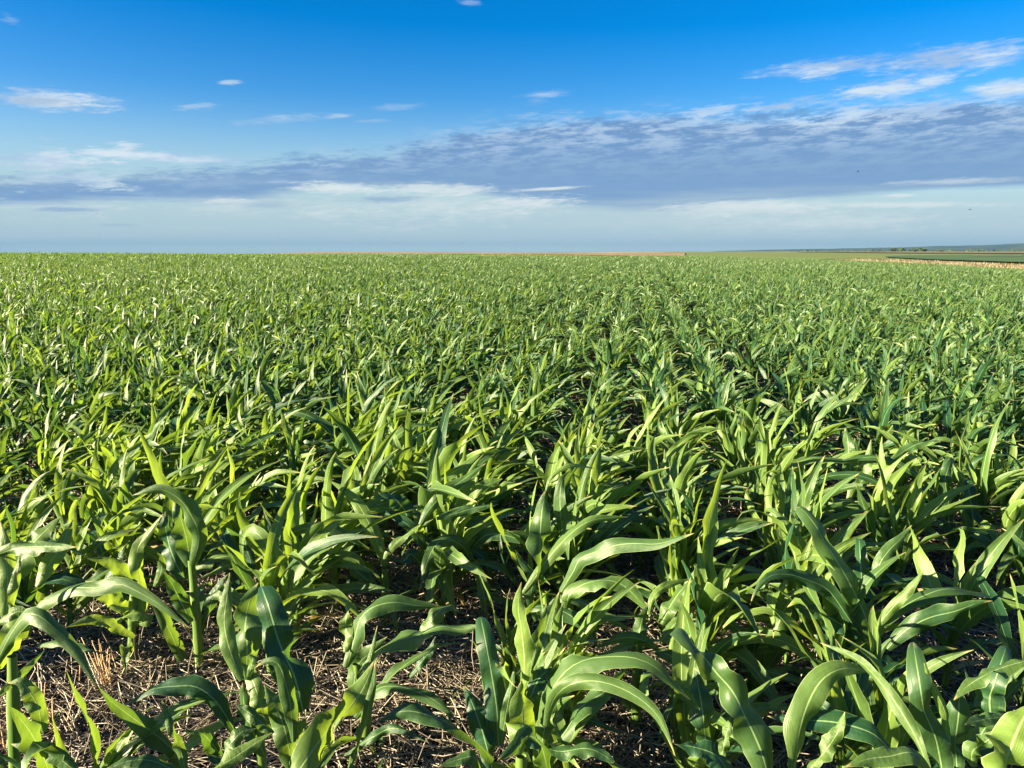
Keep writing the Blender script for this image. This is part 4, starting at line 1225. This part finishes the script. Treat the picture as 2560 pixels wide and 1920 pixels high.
def far_tree(x, ybase, dist, w, h, label, seed, name='tree'):
    gt = np.random.default_rng(seed)
    az = math.atan((x - 1280) / F / math.cos(PITCH))
    X, Yy = math.sin(az) * dist, math.cos(az) * dist
    z = float(terrain(X, Yy))
    root = bpy.data.objects.new(name, None); COL.objects.link(root); root.location = (X, Yy, z)
    tag(root, label, 'tree', 'trees on the plain before the hills')
    V, Q, U = stalk_mesh(gt, np.array([[0, 0, -.5], [0.1, 0, h * .25], [0.2, 0, h * .55]]), h * .035, h * .02, 6, 4)
    link('trunk', make_mesh('trunk', V, Q, M_BARK, U), root)
    link('crown', crown_mesh(gt, w, h, 260, w * .05), root)
TREES = [(2208, 'dark tree at the left of the pair on the plain', 12, 7), (2222, 'wide dark tree joined to the pair on the plain', 14, 9), (2254, 'round tree at the left of the second clump', 10, 7),
         (2262, 'small tree between the two clumps, right of the round tree', 7, 5), (2276, 'broad tree at the right of the second clump', 15, 8), (2318, 'single low tree standing apart to the right of the clumps', 9, 5),
         (2178, 'tiny lone tree left of the pair on the plain', 4, 5)]
for i, (x, lab, w_, h_) in enumerate(TREES):
    far_tree(x, 629, 1420 + 25 * i, w_, h_, lab, 300 + i)
# belt of trees far off under the hills: one mass
gt = np.random.default_rng(12)
V = []; Q = []
for _ in range(9000):
    a = R(gt.triangular(18, 33, 48)); d = 3700 + gt.normal(0, 120)
    if math.sin(math.degrees(a) * 3.1) + math.sin(math.degrees(a) * 7.7 + 1) + gt.normal(0, .4) < -0.5: continue
    hmax = 5 + 3 * math.sin(math.degrees(a) * 11) + 2 * math.sin(math.degrees(a) * 29)
    X, Yy = math.sin(a) * d, math.cos(a) * d
    c = np.array([X, Yy, float(terrain(X, Yy)) + gt.uniform(0, max(hmax, 1.5))])
    u_ = gt.normal(0, 1, 3); u_ /= np.linalg.norm(u_); v_ = np.cross(u_, gt.normal(0, 1, 3)); v_ /= np.linalg.norm(v_)
    k = len(V); s_ = gt.uniform(1, 2.5); V += [c - u_ * s_ - v_ * s_, c + u_ * s_ - v_ * s_, c + u_ * s_ + v_ * s_, c - u_ * s_ + v_ * s_]; Q.append((k, k + 1, k + 2, k + 3))
tb = link('woodland', make_mesh('woodland', np.array(V), np.array(Q), M_TREE, smooth=False))
tag(tb, 'dark belt of far trees at the foot of the blue hills', None, None, 'stuff')

# ------------------------------------------------------------------ birds
M_BIRD = simple_mat('bird_feathers', (0.02, 0.02, 0.02), (0.05, 0.045, 0.04), 8.0)
def bird(px, dist, span, label, seed, bank=0.0):
    gb = np.random.default_rng(seed)
    d = ray(*px); d = d / np.linalg.norm(d); c = EYEP + d * dist
    root = bpy.data.objects.new('bird', None); COL.objects.link(root); root.location = c
    root.rotation_euler = (0, bank, gb.uniform(0.6, 2.2)); tag(root, label, 'bird', 'birds in the sky')
    s = span
    V = []; rings = [(-.26, .02), (-.2, .045), (-.05, .075), (.1, .065), (.19, .045), (.24, .04), (.29, .012)]
    for yy, r_ in rings:
        for k in range(8):
            a = 2 * math.pi * k / 8; V.append((math.cos(a) * r_ * s, yy * s, math.sin(a) * r_ * s * .85))
    i, k = np.meshgrid(np.arange(6), np.arange(8), indexing='ij')
    a = (i * 8 + k).ravel(); b = (i * 8 + (k + 1) % 8).ravel()
    link('body', make_mesh('body', np.array(V), np.stack([a, b, b + 8, a + 8], -1), M_BIRD), root)
    for sg in (-1, 1):
        W = []
        for q, ch, zz in ((.06, .17, 0), (.2, .16, .07), (.36, .11, .09), (.5, .02, .05)):
            W += [(sg * q * s, (.08 - q * .1) * s, zz * s + .012 * s), (sg * q * s, (.08 - q * .1 - ch) * s, zz * s), (sg * q * s, (.08 - q * .1 - ch * .4) * s, zz * s - .012 * s)]
        Qw = []
        for r_ in range(3):
            for k in range(3): Qw.append((r_ * 3 + k, r_ * 3 + (k + 1) % 3, r_ * 3 + 3 + (k + 1) % 3, r_ * 3 + 3 + k))
        link('wing', make_mesh('wing', np.array(W), np.array(Qw), M_BIRD), root)
BIRDS = [((746, 116), 130, .5, 'tiny dark bird high in the blue sky left of centre'), ((2145, 429), 95, .5, 'bird banking before the long grey cloud at the right'), ((2425, 524), 95, .5, 'bird gliding low at the far right under the white streak'),
         ((1157, 607), 130, .42, 'bird just over the horizon at the centre'), ((242, 535), 140, .4, 'bird below the small grey cloud at the left'), ((15, 571), 120, .45, 'bird low at the left edge of the sky'), ((1300, 477), 120, .45, 'bird before the white streak beside the grey cloud at centre')]
for i, (px, d_, s_, lab) in enumerate(BIRDS):
    bird(px, d_, s_, lab, 60 + i, (-.3, .5, 0.05, .2, .3, -.2, .1)[i])

# ------------------------------------------------------------------ air
HAZE_D = 6.0e-5
if HAZE_D > 0:
    S = 10800.0
    z0, z1 = -75.0, 100.0
    V = np.array([(-S, -S, z0), (S, -S, z0), (S, S, z0), (-S, S, z0), (-S, -S, z1), (S, -S, z1), (S, S, z1), (-S, S, z1)])
    Q = np.array([(0, 3, 2, 1), (4, 5, 6, 7), (0, 1, 5, 4), (1, 2, 6, 5), (2, 3, 7, 6), (3, 0, 4, 7)])
    mh = bpy.data.materials.new('haze'); mh.use_nodes = True
    n = NT(mh.node_tree)
    o = n.n('ShaderNodeOutputMaterial'); pv = n.n('ShaderNodeVolumePrincipled')
    pv.inputs['Color'].default_value = (0.045, 0.135, 0.32, 1); pv.inputs['Density'].default_value = HAZE_D
    n.t.links.new(pv.outputs[0], o.inputs['Volume'])
    hz = link('haze', make_mesh('haze', V, Q, mh, smooth=False))
    tag(hz, 'thin blue haze over the plain', None, None, 'stuff')
